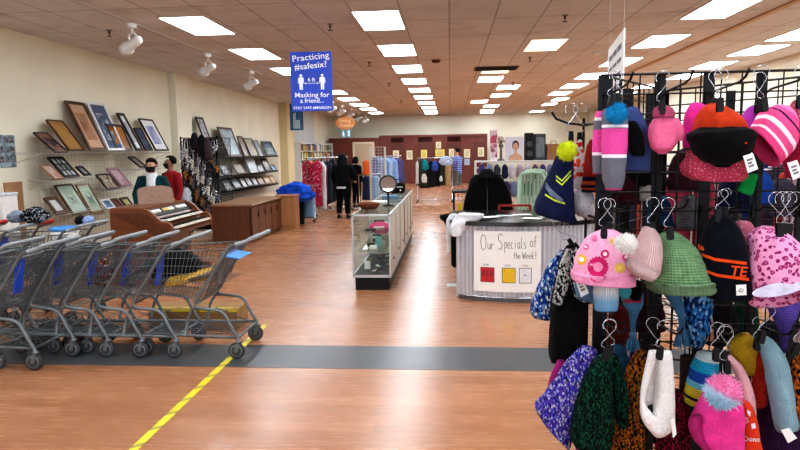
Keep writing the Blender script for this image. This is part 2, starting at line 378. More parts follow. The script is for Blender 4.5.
# dark vinyl strip across the floor
def vinyl():
    s=NT('dark_vinyl'); v=s.tc('Object',(1,1,1)); n=s.noise(s.tc('Object',(3,14,1)),3,5,.65); b=s.n('ShaderNodeTexBrick'); s.l(v,b.inputs['Vector'])
    b.offset=.5; b.inputs['Scale'].default_value=1; b.inputs['Brick Width'].default_value=.92; b.inputs['Row Height'].default_value=.177; b.inputs['Mortar Size'].default_value=.0015
    b.inputs['Color1'].default_value=lin((66,68,70)); b.inputs['Color2'].default_value=lin((78,80,82)); b.inputs['Mortar'].default_value=lin((52,54,56))
    s.l(s.mix(.35,b.outputs[0],s.ramp(n,[(.3,(52,56,60)),(.7,(98,100,102))])),s.b.inputs['Base Color']); s.b.inputs['Roughness'].default_value=.32; return s.m
struct('trim_4',MB().box(((XL+XR)/2,4.585,.0008),(XR-XL-.02,.53,.0016)),vinyl())
def tape():
    s=NT('hazard_tape'); v=s.tc('Object',(1,1,1),(0,0,.9)); w=s.n('ShaderNodeTexWave'); w.wave_profile='SAW'; w.inputs['Scale'].default_value=1.9; w.inputs['Distortion'].default_value=.4; s.l(v,w.inputs['Vector'])
    s.l(s.ramp(w.outputs[0],[(0,(226,210,40)),(.78,(226,210,40)),(.82,(150,140,56)),(1,(150,140,56))]),s.b.inputs['Base Color']); s.b.inputs['Roughness'].default_value=.4; return s.m
tag(MB().box((-1.735,4.0,.0022),(.052,2.9,.0012)).build('floor_tape',tape()),'yellow and black striped safety tape stuck along the floor','tape')
tag(MB().box((P(452,285,z=0).x,P(452,285,z=0).y,.001),(.12,.16,.002)).build('floor_sticker',mat((196,205,196),.5)),'small pale square sticker on the floor beside the corrugated counter','sticker')
# ------------------------------------------------------------------ fitting rooms along the back
fx0=P(331,160,Y=30).x; fx1=P(487,160,Y=30).x; fz=P(430,135,Y=30).z; xm=P(380,160,Y=30).x
struct('wall_fitting_rooms',MB().box(((fx0+xm)/2,30.2,(fz-.1)/2),(xm-fx0,1.2,fz-.1)).box(((xm+fx1)/2,30.3,fz/2),(fx1-xm,1.0,fz)).box(((xm+fx1)/2,29.78,fz-.04),(fx1-xm,.06,.1)).box(((fx0+xm)/2,29.58,fz-.14),(xm-fx0,.06,.1)),M_red)
def fit_door(n,xa,xb,vent=True):
    a=P(xa,160,Y=29.78).x; b=P(xb,160,Y=29.78).x; w=b-a; t=bpy.data.objects.new('door_%d'%n,None); C.objects.link(t); t.location=((a+b)/2,29.79,0); t['kind']='structure'
    MB().box((0,0,1.0),(w*.96,.04,2.0),bev=.006).build('door_panel',M_red2,t)
    if vent:
        m=MB()
        for k in range(6): m.box((0,-.005,2.03+k*.035),(w*.8,.03,.02),Matrix.Rotation(.5,3,'X'))
        m.box((0,.01,2.12),(w*.84,.02,.24)); m.build('vent_slats',mat((60,24,18),.5),t)
    MB().ball((w*.4,-.05,1.0),.035).build('door_knob',M_chrome,t)
fit_door(1,390,405); fit_door(2,417,434); fit_door(3,446,462); fit_door(4,473,485,False)
dx0,dx1=P(353,160,Y=29.55).x,P(374.5,160,Y=29.55).x; dz=P(363,142,Y=29.55).z
t=bpy.data.objects.new('door_5',None); C.objects.link(t); t.location=((dx0+dx1)/2,29.57,0); t['kind']='structure'; w=dx1-dx0
MB().box((-w/2+.05,0,dz/2),(.1,.07,dz)).box((w/2-.05,0,dz/2),(.1,.07,dz)).box((0,0,dz-.05),(w-.2,.07,.1)).build('door_frame',mat((222,206,180),.5),t)
MB().box((0,.02,dz/2-.05),(w-.2,.04,dz-.1)).build('door_panel',mat((196,176,150),.5),t)
k=0
for x,y,w_,h_,yel in ((396,155,6,9,0),(409.5,155,6,9,0),(424,154,6,8,1),(440,153,9,7,1),(438.5,145.2,5,6.5,0),(451.5,153.5,5,9,0),(467,153.5,6,8.5,0),(467,162,5,6,2),(481,152,6,9,0)):
    p=P(x,y,Y=29.73); s_=29.73/F; w2,h2=w_*s_,h_*s_
    nm=('cream','yellow','pale blue')[yel]
    t=thing('paper_notice',nm+' paper notice on the red fitting rooms, '+ORD[k]+' counted from the white door','notice',p,group='notices on the fitting rooms'); k+=1
    MB().box((0,0,0),(w2,.006,h2)).build('sheet',(mat((230,220,186),.8),mat((232,214,110),.8),mat((176,198,216),.8))[yel],t)
    m=MB()
    for r in range(6): m.box((rnd.uniform(-.02,.02),-.004,h2*(.3-.12*r)),(w2*rnd.uniform(.5,.75),.002,h2*.04))
    m.build('printed_lines',mat((120,118,112),.8),t)
# ------------------------------------------------------------------ ceiling lights
LCOL={'over the left wall racks':[(8.42,-3.43),(10.9,-3.43),(13.3,-3.43),(15.75,-3.4),(18.15,-3.38),(20.6,-3.38),(23.1,-3.38),(25.6,-3.38),(28.3,-3.38)],
 'over the main aisle':[(8.47,-.93),(10.95,-.9),(13.42,-.89),(15.78,-.89),(18.15,-.87),(20.55,-.86),(23.05,-.86),(25.5,-.86),(27.8,-.87),(29.2,-.88)],
 'over the corrugated counter':[(15.75,1.02),(17.9,1.65),(20.4,1.65),(22.9,1.08),(25.4,1.67),(28.2,1.68),(29.6,1.75)],
 'over the hat rack':[(8.42,3.48),(10.82,3.5),(13.25,3.51),(15.65,3.46),(17.9,3.5),(20.2,3.51),(22.7,4.0),(25.1,4.0),(29.7,4.1)],
 'beyond the wooden ceiling strip':[(5.9,5.6),(8.3,5.6),(10.5,5.6),(12.15,5.7),(14.15,5.72),(16.2,5.9),(18.6,5.7),(21.0,5.7)]}
M_lit=glow((236,246,255),11.5); M_dim=glow((255,232,196),1.25); M_lframe=mat((206,200,194),.5,var=.04)
lf=MB(); 
for sx in (-1,1): lf.box((sx*.305,0,-.004),(.03,1.25,.012))
for sy in (-1,1): lf.box((0,sy*.61,-.004),(.58,.03,.012))
proto=None
for where,lst in LCOL.items():
    for i,(y,x) in enumerate(lst):
        lab='%s ceiling light panel from the front in the row %s'%('nearest' if i==0 else ORD[i],where.replace('left wall','wall')); lab=lab.replace('nearest ceiling light panel from the front','nearest ceiling light panel')
        if proto is None:
            proto=thing('ceiling_light',lab,'ceiling light',(x,y,CEIL),group='bright ceiling light panels'); lf.build('light_frame',M_lframe,proto)
            MB().box((0,0,-.003),(.58,1.19,.006)).build('diffuser',M_lit,proto)
        else:
            o=copy_tree(proto); o.location=(x,y,CEIL); o['label']=lab
dim=thing('ceiling_light','dim warm yellowish ceiling light panel, duller than all the others','ceiling light',(1.62,10.86,CEIL)); lf.build('light_frame',M_lframe,dim); MB().box((0,0,-.003),(.58,1.19,.006)).build('diffuser',M_dim,dim)
dim2=thing('ceiling_light','small warm square ceiling light just behind the dark air vent','ceiling light',(1.03,14.3,CEIL)); MB().box((0,0,-.004),(.6,.5,.01)).build('diffuser',M_dim,dim2)
for k,y in enumerate((5.97,3.53,1.09)):  # panels out of view, added to light the front of the store
    for where,x in (('over the carts',-3.43),('over the entrance',-.93),('between entrance and hat rack',1.4),('above the hat rack',3.48)):
        o=copy_tree(proto); o.location=(x,y,CEIL); o['label']='%s added unseen ceiling light panel over the entrance, row %s'%(ORD[2-k],where)
# ceiling fittings
def on_ceil(x,y): p=P(x,y,z=CEIL); return p
p=on_ceil(496,68); t=thing('ceiling_vent','dark slatted air vent in the ceiling over the middle of the store','vent',p); MB().box((0,0,-.006),(.95,.6,.012)).build('vent_frame',mat((90,74,64),.7),t)
m=MB()
for k in range(9): m.box((0,-.24+k*.06,-.018),(.86,.035,.012),Matrix.Rotation(.5,3,'X'))
m.build('vent_slats',mat((52,44,40),.6),t)
for (x,y),nm in zip(((109,30),(330,24),(369,62),(565,15),(530,57),(401,100),(389,83),(513,82)),('beside the nearest track light','beside the blue distancing sign','under the main aisle lights','nearest the hat rack','behind the dim warm light','far down the main aisle','halfway down the main aisle','behind the dark air vent')):
    p=on_ceil(x,y); t=thing('ceiling_sprinkler','small metal fire sprinkler on the ceiling '+nm,'sprinkler',p,group='fire sprinklers')
    MB().lathe([(.045,0),(.045,-.012),(.02,-.016)],seg=12).build('escutcheon',mat((150,140,130),.4,.6),t)
    MB().lathe([(.014,-.01),(.014,-.05),(.006,-.055),(.006,-.08),(.035,-.083),(.035,-.088)],seg=10).build('sprinkler_head',mat((70,60,54),.4,.7),t)
p=on_ceil(436,60); tag(MB().lathe([(.09,0),(.09,-.02),(.07,-.05),(.03,-.055)],p,14).build('smoke_detector',mat((86,30,26),.5),origin=p),'dark red round alarm on the ceiling beside the main aisle lights','alarm')
p=on_ceil(433,55); 
p=on_ceil(596,52); tag(MB().lathe([(.08,0),(.08,-.025),(.06,-.05)],p,14).build('smoke_detector',M_white,origin=p),'white round smoke detector on the ceiling near the white hanging sign','smoke detector')
# track lights
tl=MB().box((-4.15,9.3,CEIL-.015),(.03,8.6,.03)); tag(tl.build('lighting_track',M_lframe),'long white lighting track on the ceiling along the picture wall','lighting track')
tl=MB().box((-4.0,25.2,CEIL-.015),(.03,8.6,.03)); tag(tl.build('lighting_track',M_lframe),'far white lighting track on the ceiling above the bookcase','lighting track')
def spot(loc,label,rot):
    t=thing('track_spotlight',label,'spotlight',loc,(0,0,rot),'white track spotlights')
    MB().box((0,0,-.06),(.05,.12,.06),bev=.006).tube([(0,0,-.09),(0,0,-.17)],.012,8).build('mount',M_white,t)
    MB().tube([(-.075,0,-.29),(-.075,0,-.19),(-.04,0,-.165),(.04,0,-.165),(.075,0,-.19),(.075,0,-.29)],.012,6).build('yoke',M_white,t)
    Rm=Matrix.Rotation(1.25,3,'Y')
    h=MB().lathe([(.03,.17),(.055,.14),(.062,.05),(.062,-.08),(.085,-.1),(.085,-.2),(.078,-.2),(.07,-.12),(.0,-.11)],(0,0,-.3),18,Rm); h.build('lamp_head',M_white,t)
    return t
for (x,y),nm in zip(((131,16),(207.5,53),(251.5,70)),('nearest white track spotlight above the picture shelves','second white track spotlight, beyond the wall pillar','third white track spotlight, next to the blue sign')):
    p=P(x,y,X=-4.15); spot((-4.15,p.y,CEIL),nm,-.5)
for k,(x) in enumerate((334.5,343,352,361,369)):
    y=P(x,108,X=-3.72).y; spot((-4.0,[21.,22.8,24.9,27.2,29.3][k],CEIL),ORD[k]+' white spotlight on the far track above the clothes racks',-.5)
# ------------------------------------------------------------------ hanging signs
M_blue=mat((38,74,190),.45,var=.05,scale=4); M_ink=mat((240,242,250),.6,var=.02)
p=P(311.5,81.5,Y=7.6); W_,H_=.515,.72
t=thing('distancing_sign','blue hanging sign reading Practicing #safesix? with two figures','sign',p,(0,0,.06))
MB().box((0,0,0),(W_,.006,H_),bev=.002).build('panel',M_blue,t)
m=MB(); f=-.0045
letters(m,'Practicing',(0,f,.262),.104,(1.14,0,0),rot=.1,bold=.0008); letters(m,'#safesix?',(.0,f,.158),.104,(1.1,0,0),rot=.1,bold=.0008)
letters(m,'6 ft',(.0,f,.0),.068,bold=.001); letters(m,'Masking for',(0,f,-.19),.084,(1.1,0,0),bold=.0008); letters(m,'a friend...',(0,f,-.258),.08,bold=.0008); letters(m,'STAY SAFE #MASKON',(0,f,-.335),.046,(1.06,0,0),bold=.0006)
m.build('lettering',M_ink,t)
m=MB()
def pict(x):
    m.add(*[( [(x+.018*math.cos(2*PI*k/12),f,.073+.018*math.sin(2*PI*k/12)) for k in range(12)]),[tuple(range(12))]])
    q=[(-.034,.045),(-.038,-.02),(-.028,-.025),(-.022,.02),(-.02,-.1),(-.003,-.1),(0,-.03),(.003,-.1),(.02,-.1),(.022,.02),(.028,-.025),(.038,-.02),(.034,.045),(.02,.052),(-.02,.052)]
    m.add([(x+a,f,b) for a,b in q],[(0,1,2,3),(0,3,9,12),(9,10,11,12),(3,4,5,6),(3,6,9),(6,7,8,9),(0,12,13,14)])
pict(-.13); pict(.135)
m.box((0,f,-.022),(.15,.001,.006)); m.add([(-.09,f,-.022),(-.07,f,-.034),(-.07,f,-.01)],[(0,1,2)]); m.add([(.09,f,-.022),(.07,f,-.01),(.07,f,-.034)],[(0,1,2)])
m.build('pictograms',M_ink,t)
m=MB()
for sx in (-1,1): m.bar((sx*.22,0,H_/2),(sx*.22,0,CEIL-p.z),.0015,4)
m.build('hanging_wire',M_wire,t)
p=P(345.5,123,Y=22); t=thing('fitting_room_sign','orange oval wooden hanging sign pointing to the fitting rooms','sign',p)
MB().prism([(.36*math.cos(a*PI/16),.23*math.sin(a*PI/16)) for a in range(32)],-.02,.02).build('oval_board',wood((186,112,58),(206,132,74),5,0,.5),t)
m=MB(); letters(m,'Fitting',(-.03,-.024,.03),.17,bold=.002); letters(m,'Rooms',(.04,-.024,-.13),.17,bold=.002); m.build('lettering',mat((240,214,160),.6),t)
m=MB().bar((-.2,0,.2),(-.2,0,CEIL-p.z),.004).bar((.2,0,.2),(.2,0,CEIL-p.z),.004).bar((-.1,0,-.2),(-.1,0,-.26),.004).bar((.1,0,-.2),(.1,0,-.26),.004); m.build('hanging_wire',M_wire,t)
m=MB(); m.box((-.09,0,-.38),(.15,.02,.26)).box((.11,0,-.38),(.15,.02,.26)); m.build('figure_plate',mat((120,176,196),.5),t)
m=MB()
for x in (-.09,.11): m.box((x,-.014,-.41),(.06,.004,.14)).ball((x,-.014,-.31),(.03,.004,.03),10,6)
m.build('pictograms',M_ink,t)
p=P(296.5,117,Y=21.2); t=thing('blue_banner','blue picture banner hanging from the ceiling above the bookcase','banner',p)
MB().box((0,0,0),(.47,.015,.92)).build('printed_panel',picture([(30,78,120),(58,120,160),(40,92,140),(96,150,180)],2.2,4),t)
MB().prism([(-.12,-.4),(-.12,.1),(-.02,.16),(-.02,-.1),(.12,-.1),(.12,-.4)],-.014,-.009).build('printed_motif',mat((170,200,214),.6),t)
MB().bar((-.2,0,.45),(-.2,0,CEIL-p.z),.004).bar((.2,0,.45),(.2,0,CEIL-p.z),.004).build('hanging_wire',M_wire,t)
# white sign seen nearly edge-on above the hat rack
a=P(608.5,60,Y=5.6); b=P(624,60,Y=4.6); za=P(608.5,46,Y=5.6).z; zb=P(624,80,Y=4.6).z
c=(a+b)/2; d=(b-a); ang=math.atan2(d.y,d.x); hl=Vector((d.x,d.y,0)).length
t=thing('white_hanging_sign','white hanging sign with grey text turned nearly edge-on above the hat rack','sign',(c.x,c.y,0),(0,0,ang)); z0=1.98; z1=P(616,40,Y=5.1).z
MB().box((0,0,(z0+z1)/2),(hl,.008,z1-z0)).build('panel',M_white,t)
m=MB()
for k in range(4):
    z=z1-.1-k*.095
    for w in range(3):m.box((-hl*.28+w*hl*.27,-.006,z),(hl*.22,.002,.04 if k%3==0 else .025))
m.build('printed_lines',mat((112,112,122),.7),t)
MB().bar((-hl*.45,0,z1),(-hl*.45,0,CEIL),.0012).bar((hl*.45,0,z1),(hl*.45,0,CEIL),.0012).build('hanging_wire',M_wire,t)
# ================================================================== PICTURE WALL
M_fr={'black':mat((22,20,20),.35),'brown':wood((66,38,24),(88,54,34),6,0,.35),'gold':wood((120,86,44),(150,112,60),6,0,.35),'white':mat((226,226,228),.4),'dark':mat((40,28,24),.35),'red':mat((84,40,44),.4),'grey':mat((120,124,126),.4),'teal':mat((28,52,58),.4),'mauve':mat((150,116,124),.5),'tan':wood((140,104,70),(166,128,90),6,0,.4)}
XS=-5.62
def frame(name_label,x0,x1,yb,yt,fr,pic,lean=.40,mat_col=None,bw=.03,motif=None,group='framed pictures on the wall racks',X=XS):
    a=P(x0,yb,X=X); b=P(x1,yb,X=X); w=abs(b.y-a.y); z=a.z
    h=.1
    for _ in range(60):
        q=Vector((X-lean*h,a.y,z+h)); 
        if proj(q)[1]<=yt: break
        h+=.02
    L=math.hypot(h,lean*h); ang=math.atan(lean)
    t=thing('picture_frame',name_label,'picture frame',(X,(a.y+b.y)/2,z+.012),(-ang,0,PI/2),group)
    bw=min(bw,w*.2,L*.2); m=MB()
    for s in (-1,1): m.box((s*(w/2-bw/2),0,L/2),(bw,.03,L),bev=.004)
    m.box((0,0,bw/2),(w-2*bw,.03,bw)).box((0,0,L-bw/2),(w-2*bw,.03,bw)); m.build('frame',M_fr[fr],t)
    iw,ih=w-2*bw,L-2*bw
    if mat_col:
        MB().box((0,.004,L/2),(iw,.006,ih)).build('mat_board',mat(mat_col,.7,var=.03),t); k=.62
        MB().box((0,-.001,L/2),(iw*k,.004,ih*k)).build('picture',pic,t)
    else: MB().box((0,.004,L/2),(iw,.008,ih)).build('picture',pic,t)
    if motif=='grid':
        m=MB()
        for k in (-1,1): m.box((k*iw/6,-.004,L/2),(.02,.01,ih)).box((0,-.004,L/2+k*ih/6),(iw,.01,.02))
        m.build('divider',M_fr[fr],t)
    if motif=='sketch':
        m=MB(); pts=[(.0+.14*iw*math.sin(a*1.9),-.004,L*.45+ih*.02*a+.02*math.cos(a*3)) for a in range(-6,7)]; m.tube(pts,.005,4)
        m.tube([(-iw*.2,-.004,L*.3),(iw*.2,-.004,L*.3),(iw*.2,-.004,L*.68),(-iw*.2,-.004,L*.68)],.004,4,True); m.build('drawing_lines',mat((90,104,96),.6),t)
    return t
pk=picture
grn=pk([(150,170,150),(168,188,168),(196,210,198)],1.2,3)
for a in [
 ('dark unframed photo print at the near end of the top shelf',55,68,152.8,134,'dark',pk([(40,38,60),(70,60,72),(150,110,90),(60,52,70)],5,1),1.1,None,.008),
 ('plain gold board in a thin dark frame on the top shelf',69,84.5,151.5,121.5,'brown',pk([(150,112,62),(166,128,74),(158,120,66)],2,2),0.7,None,.02),
 ('largest brown framed portrait print on the top shelf',90,107.5,151.5,102.5,'brown',pk([(120,80,56),(172,132,104),(150,104,78)],2.5,5),0.46,(190,152,124),.05),
 ('tall white framed picture with blue drawing behind the golden one',108.5,125,151.3,102.5,'white',pk([(190,204,214),(60,80,110),(214,222,226)],4,6),0.4,(74,88,120),.04),
 ('golden landscape picture in a black frame on the top shelf',117,133,151.8,125.5,'black',pk([(60,34,14),(170,110,30),(120,70,20),(240,200,100)],3,7),0.38,None,.04),
 ('narrow tall picture with white mat in a black frame',136.5,143.5,151.5,114,'black',pk([(196,204,216),(150,164,184)],3,8),0.49,(222,226,230),.05),
 ('dark blue night picture in a slim frame on the top shelf',145.5,153,151.3,129,'dark',pk([(28,38,56),(60,78,104),(36,48,70)],3,9),0.5,None,.025),
 ('black framed white print with a pale blue flower, far end of the top shelf',155.8,169,151.5,119.5,'black',pk([(220,224,232),(130,140,190),(200,208,226)],2.6,10),0.5,(228,230,234),.03),
 ('black collage frame with nine openings on the middle shelf',65,80,178.5,158.5,'black',pk([(150,160,160),(200,206,204),(110,116,120),(180,170,160)],7,11),0.85,None,.035,'grid'),
 ('pale reddish print leaning at the front of the middle shelf',55.5,65.5,180.5,168,'tan',pk([(190,150,136),(206,180,168),(160,110,100)],5,12),1.1,None,.01),
 ('small black frame beside the nine opening collage frame',84.5,91.5,176.5,168,'black',pk([(190,190,186),(90,96,100)],8,13),1.0,None,.03),
 ('brown patchwork photo collage on the low middle shelf',107.5,120.5,190,176.5,'dark',pk([(120,96,76),(196,180,160),(70,56,48),(210,200,186)],10,14),0.8,None,.02),
 ('mauve framed pink picture beside the brown photo collage',121.5,132.5,187.5,170,'mauve',pk([(176,140,150),(200,172,178),(150,110,124)],4,15),0.8,None,.05),
 ('slim dark frame tilted behind the head of the person in white hoodie',141,147.5,168.5,158,'dark',pk([(190,184,178),(110,100,96)],6,16),1.2,None,.03),
 ('dark brown frame with a white oval picture on the bottom shelf',56.5,68.5,215.5,199,'brown',pk([(214,214,212),(190,190,190)],4,17),0.75,None,.05),
 ('large green glazed picture nearer the carts on the bottom shelf',73,90,215.5,187.3,'brown',grn,0.6,(176,192,176),.025,'sketch'),
 ('large green glazed picture nearer the organ on the bottom shelf',91.5,104,214.5,186.3,'gold',grn,0.5,(176,192,176),.025,'sketch'),
 ('small white framed blue seascape on the bottom shelf',107,116,210.5,201,'white',pk([(40,70,110),(110,150,180),(60,50,50)],3,18),0.75,None,.03),
 ('small brown picture next to the blue seascape',117,124,209.5,201,'brown',pk([(90,50,36),(120,76,54)],4,19),0.75,None,.03),
 ('small picture with yellow centre near the organ',126,134,208,200,'dark',pk([(216,206,150),(190,176,120)],3,20),0.75,None,.05)]:
    a=list(a); motif=a[10] if len(a)>10 else None
    frame(a[0],a[1],a[2],a[3],a[4],a[5],a[6],a[7],a[8],a[9],motif)
for a in [
 ('tall narrow black frame sticking up above the jewelry rack',210,217,157.5,118,'black',pk([(90,96,104),(190,194,200),(60,60,66)],6,21),.33,None,.05),
 ('large brown frame with a pale blue picture on the top black shelf',228.5,242,157.3,127.5,'brown',pk([(120,130,136),(170,190,200),(96,100,104)],2.4,22),.35,None,.06),
 ('small brown picture tucked beside the large brown frame',244.5,249.5,157,137,'brown',pk([(96,76,60),(130,110,96)],5,23),.35,None,.03),
 ('dark picture with a yellow top edge on the black shelf',251,259,156.8,138.5,'dark',pk([(120,116,112),(160,156,150),(210,190,60)],4,24),.4,None,.03),
 ('grey mottled picture beside the teal landscape picture',259.5,264,156.6,141,'grey',pk([(110,112,114),(170,172,172)],7,25),.4,None,.03),
 ('teal landscape picture at the far end of the top black shelf',267,277,156.4,142,'black',pk([(24,66,84),(30,84,104),(190,200,170)],2.2,26),.4,None,.05),
 ('small grey white picture nearest the jewelry rack on the middle black shelf',224,231,175.7,166,'grey',pk([(190,194,194),(150,154,154)],3,27),.5,None,.03),
 ('small pale picture with tan edge on the middle black shelf',238,246,174.3,166,'tan',pk([(206,204,200),(170,170,168)],3,28),.6,None,.02),
 ('large white picture standing in the middle black shelf',251,258.5,173.3,159.5,'white',pk([(196,202,206),(160,172,182)],3,29),.4,None,.03),
 ('small grey picture between the large white and the black one',259.5,265,172.6,166.5,'grey',pk([(150,160,166),(196,200,204)],4,30),.5,None,.03),
 ('black framed portrait on the middle black shelf',266,272,172.2,159.5,'black',pk([(190,186,180),(90,84,80)],4,31),.42,None,.06),
 ('small blue picture at the far end of the middle black shelf',272.7,277,171.5,165.5,'teal',pk([(60,96,130),(110,140,170)],4,32),.5,None,.03),
 ('pale grey frame nearest the jewelry rack on the lowest black shelf',227,234,191.3,181.5,'grey',pk([(180,180,176),(140,140,138)],4,33),.6,None,.04),
 ('black frame with grey picture, second on the lowest black shelf',235.5,243,189.7,178,'black',pk([(170,176,176),(130,136,136)],4,34),.6,None,.05),
 ('white picture, third on the lowest black shelf',244,248.5,188.3,178.5,'black',pk([(206,208,208),(170,172,172)],4,35),.6,None,.03),
 ('black framed silver picture, fourth on the lowest black shelf',249,254.2,187.3,178,'black',pk([(170,170,170),(200,204,204)],4,36),.6,None,.05),
 ('grey picture in black frame, fifth on the lowest black shelf',254.8,259.6,186.4,177.5,'black',pk([(150,150,148),(190,190,186)],4,37),.6,None,.04),
 ('brown picture, sixth on the lowest black shelf',260.2,266,185.6,178,'brown',pk([(150,116,86),(190,160,130)],4,38),.6,None,.04),
 ('tan picture, seventh on the lowest black shelf',266.6,272,184.6,177.8,'tan',pk([(180,146,110),(206,180,146)],4,39),.6,None,.04),
 ('small orange brown picture at the far end of the lowest black shelf',272.6,277,183.7,176.8,'tan',pk([(190,140,90),(220,196,160)],4,40),.6,None,.04)]:
    frame(a[0],a[1],a[2],a[3],a[4],a[5],a[6],a[7],a[8],a[9],None,'framed pictures on the black shelves')
def gridpanel(mb,c,ux,uz,w,h,sp,r,mi=0):
    "welded wire grid centred at c, spanned by unit vectors ux and uz"
    c,ux,uz=Vector(c),Vector(ux),Vector(uz); nx=max(1,round(w/sp)); nz=max(1,round(h/sp)); nn=ux.cross(uz)
    for i in range(nx+1): q=c+ux*(-w/2+w*i/nx); mb.bar(q-uz*h/2,q+uz*h/2,r if i not in (0,nx) else r*1.6,4,mi)
    for i in range(nz+1): q=c+uz*(-h/2+h*i/nz)+nn*r*1.6; mb.bar(q-ux*w/2,q+ux*w/2,r if i not in (0,nz) else r*1.6,4,mi)
    return mb
# white wire rack of the first wall unit
ya,yb=P(36,153,X=-5.98).y,P(171,153,X=-5.98).y-.1; zt=P(37,148,X=-5.98).z
t=thing('wire_wall_rack','white wire grid rack on the cream wall holding framed pictures','wall rack',(-5.98,(ya+yb)/2,0))
MB().add([],[]); gridpanel(MB(),(0,0,(zt+.3)/2),(0,1,0),(0,0,1),yb-ya,zt-.3,.102,.0028).build('grid_panel',M_wire,t)
def wire_shelf(x0,x1,y,nm='wire_shelf'):
    a=P(x0,y,X=XS+.04); b=P(x1,y,X=XS+.04); l=abs(b.y-a.y); m=MB(); cy=(a.y+b.y)/2-t.location.y; z=a.z-.004; d=.36
    for k in range(7): m.bar((.40-d*k/6,cy-l/2,z),(.40-d*k/6,cy+l/2,z),.0035)
    for k in range(int(l/.08)+1): m.bar((.40,cy-l/2+l*k/int(l/.08),z-.004),(.02,cy-l/2+l*k/int(l/.08),z-.004),.002)
    m.bar((.40,cy-l/2,z+.035),(.40,cy+l/2,z+.035),.003)
    for e in (-1,1): m.bar((.40,cy+e*l/2,z),(.02,cy+e*l/2,z-.12),.004).bar((.40,cy+e*l/2,z),(.02,cy+e*l/2,z+.02),.004)
    m.build(nm,M_wire,t)
wire_shelf(42,171,153.5); wire_shelf(53,93,180.5); wire_shelf(104,136,191); wire_shelf(140,160,169.5); wire_shelf(54,106,216.5); wire_shelf(106,137,211)
# black shelf unit of the second wall unit
ya,yb=P(204,157,X=-5.98).y,P(278.5,157,X=-5.98).y; zt=P(240,150,X=-5.98).z
t=thing('black_wall_shelves','black shelves on pale slatted panel holding small framed pictures','shelves',(-5.98,(ya+yb)/2,0))
m=MB()
for k in range(16): m.box((-.02,0,.35+k*.085),(.02,yb-ya,.075))
m.build('slat_panel',mat((206,202,188),.6),t)
for x0,x1,y0,y1 in ((204,278,157.8,156.8),(222,278,176.2,171.8),(224,278,193.5,184),(226,270,207,200)):
    a=P(x0,y0,X=XS+.03); b=P(x1,y1,X=XS+.03); l=b.y-a.y; z=(a.z+b.z)/2-.012
    MB().box((.2,(a.y+b.y)/2-t.location.y,z),(.40,l,.02)).box((.4,(a.y+b.y)/2-t.location.y,z+.012),(.012,l,.045)).build('shelf',M_black,t)
# wall poster, cardboard and white box at the near end
a=P(-3,151,X=XL+.012); b=P(15.5,151,X=XL+.012); zt,zb=P(6,135,X=XL).z,P(6,167.5,X=XL).z
t=thing('wall_poster','small blue collage poster pinned to the cream wall','poster',(XL+.01,(a.y+b.y)/2,(zt+zb)/2),(0,0,PI/2)); w,h=b.y-a.y,zt-zb
MB().box((0,0,0),(w,.006,h)).build('sheet',pk([(96,140,166),(70,100,120),(160,180,190),(110,70,50)],7,41),t)
m=MB()
for r_ in range(3):
    for c_ in range(3): m.box(((c_-1)*w*.3,-.005,h*(.35-r_*.3)),(w*.24,.003,h*.2))
m.build('photo_panels',pk([(40,70,96),(120,140,150),(70,50,44),(190,200,204)],9,42),t)
# ------------------------------------------------------------------ jewelry rack
jx0,jx1=P(183,180,Y=11.6).x,P(219,180,Y=11.6).x; jz=P(190,138,Y=11.6).z
t=thing('jewelry_rack','black wire grid rack hung thickly with necklaces','jewelry rack',((jx0+jx1)/2,11.6,0)); w=jx1-jx0
m=MB(); gridpanel(m,(0,0,(jz+.1)/2),(1,0,0),(0,0,1),w,jz-.1,.08,.005); gridpanel(m,(w/2,.35,(jz+.1)/2),(0,1,0),(0,0,1),.7,jz-.1,.08,.005); m.build('grid_panel',M_black,t)
MB().box((0,.06,(jz+.1)/2),(w-.04,.01,jz-.12)).build('dark_backing',M_blackcloth,t)  # black sheet added to darken the gaps between the necklaces
m=MB()
for sx in (-1,1):m.box((sx*w/2,0,.04),(.04,.6,.04)).bar((sx*w/2,0,0),(sx*w/2,0,jz+.03),.016,8)
m.build('stand_frame',M_black,t)
def necklace(cols,L,seed):
    r=random.Random(seed); m=MB(); n=11
    for s in (-1,1):
        m.tube([(s*.018+s*.014*math.sin(PI*k/n),-.008-.008*math.sin(PI*k/n),-L*k/n) for k in range(n+1)],.006,5,mi=0)
    for k in range(5): m.ball((.03*math.sin(k*2.1),-.014,-L*(.72+.07*k)),.014+.009*r.random(),8,5,mi=1)
    m.lathe([(.004,0),(.028,-.02),(.03,-.06),(.0,-.09)],(0,-.012,-L-.0),8,sq=(1,.5),mi=1); m.bar((0,0,.0),(0,-.02,.01),.004)
    return m
JM={'silver':[M_chrome,M_chrome],'white bead':[M_white,mat((220,216,205),.3)],'black bead':[M_black,mat((30,30,34),.2)],'grey stone':[M_steel,mat((110,110,118),.3)],'blue bead':[mat((60,80,150),.3),mat((120,140,210),.3)],'amber bead':[mat((120,70,30),.3),mat((170,110,50),.3)]}
kinds=list(JM); protos={}
for r_ in range(8):
    for c_ in range(15):
        kd=kinds[[0,2,2,3,2,0,2,3,2,2,1,5,0][(c_*5+r_*3)%13]]; L=.16+.1*rnd.random()
        x=jx0+.02+(w-.04)*c_/14; z=jz-.03-r_*.19-.04*rnd.random()
        lab='necklace of %s pieces hanging on the black jewelry rack'%kd
        if (kd) not in protos: o=necklace(None,.2,c_).build('necklace',JM[kd]); protos[kd]=o
        else: o=protos[kd].copy(); C.objects.link(o)
        o.location=(x,11.6-.02,z); o.scale=(1,1,.8+.7*rnd.random()); tag(o,lab,'necklace','%s necklaces'%kd)
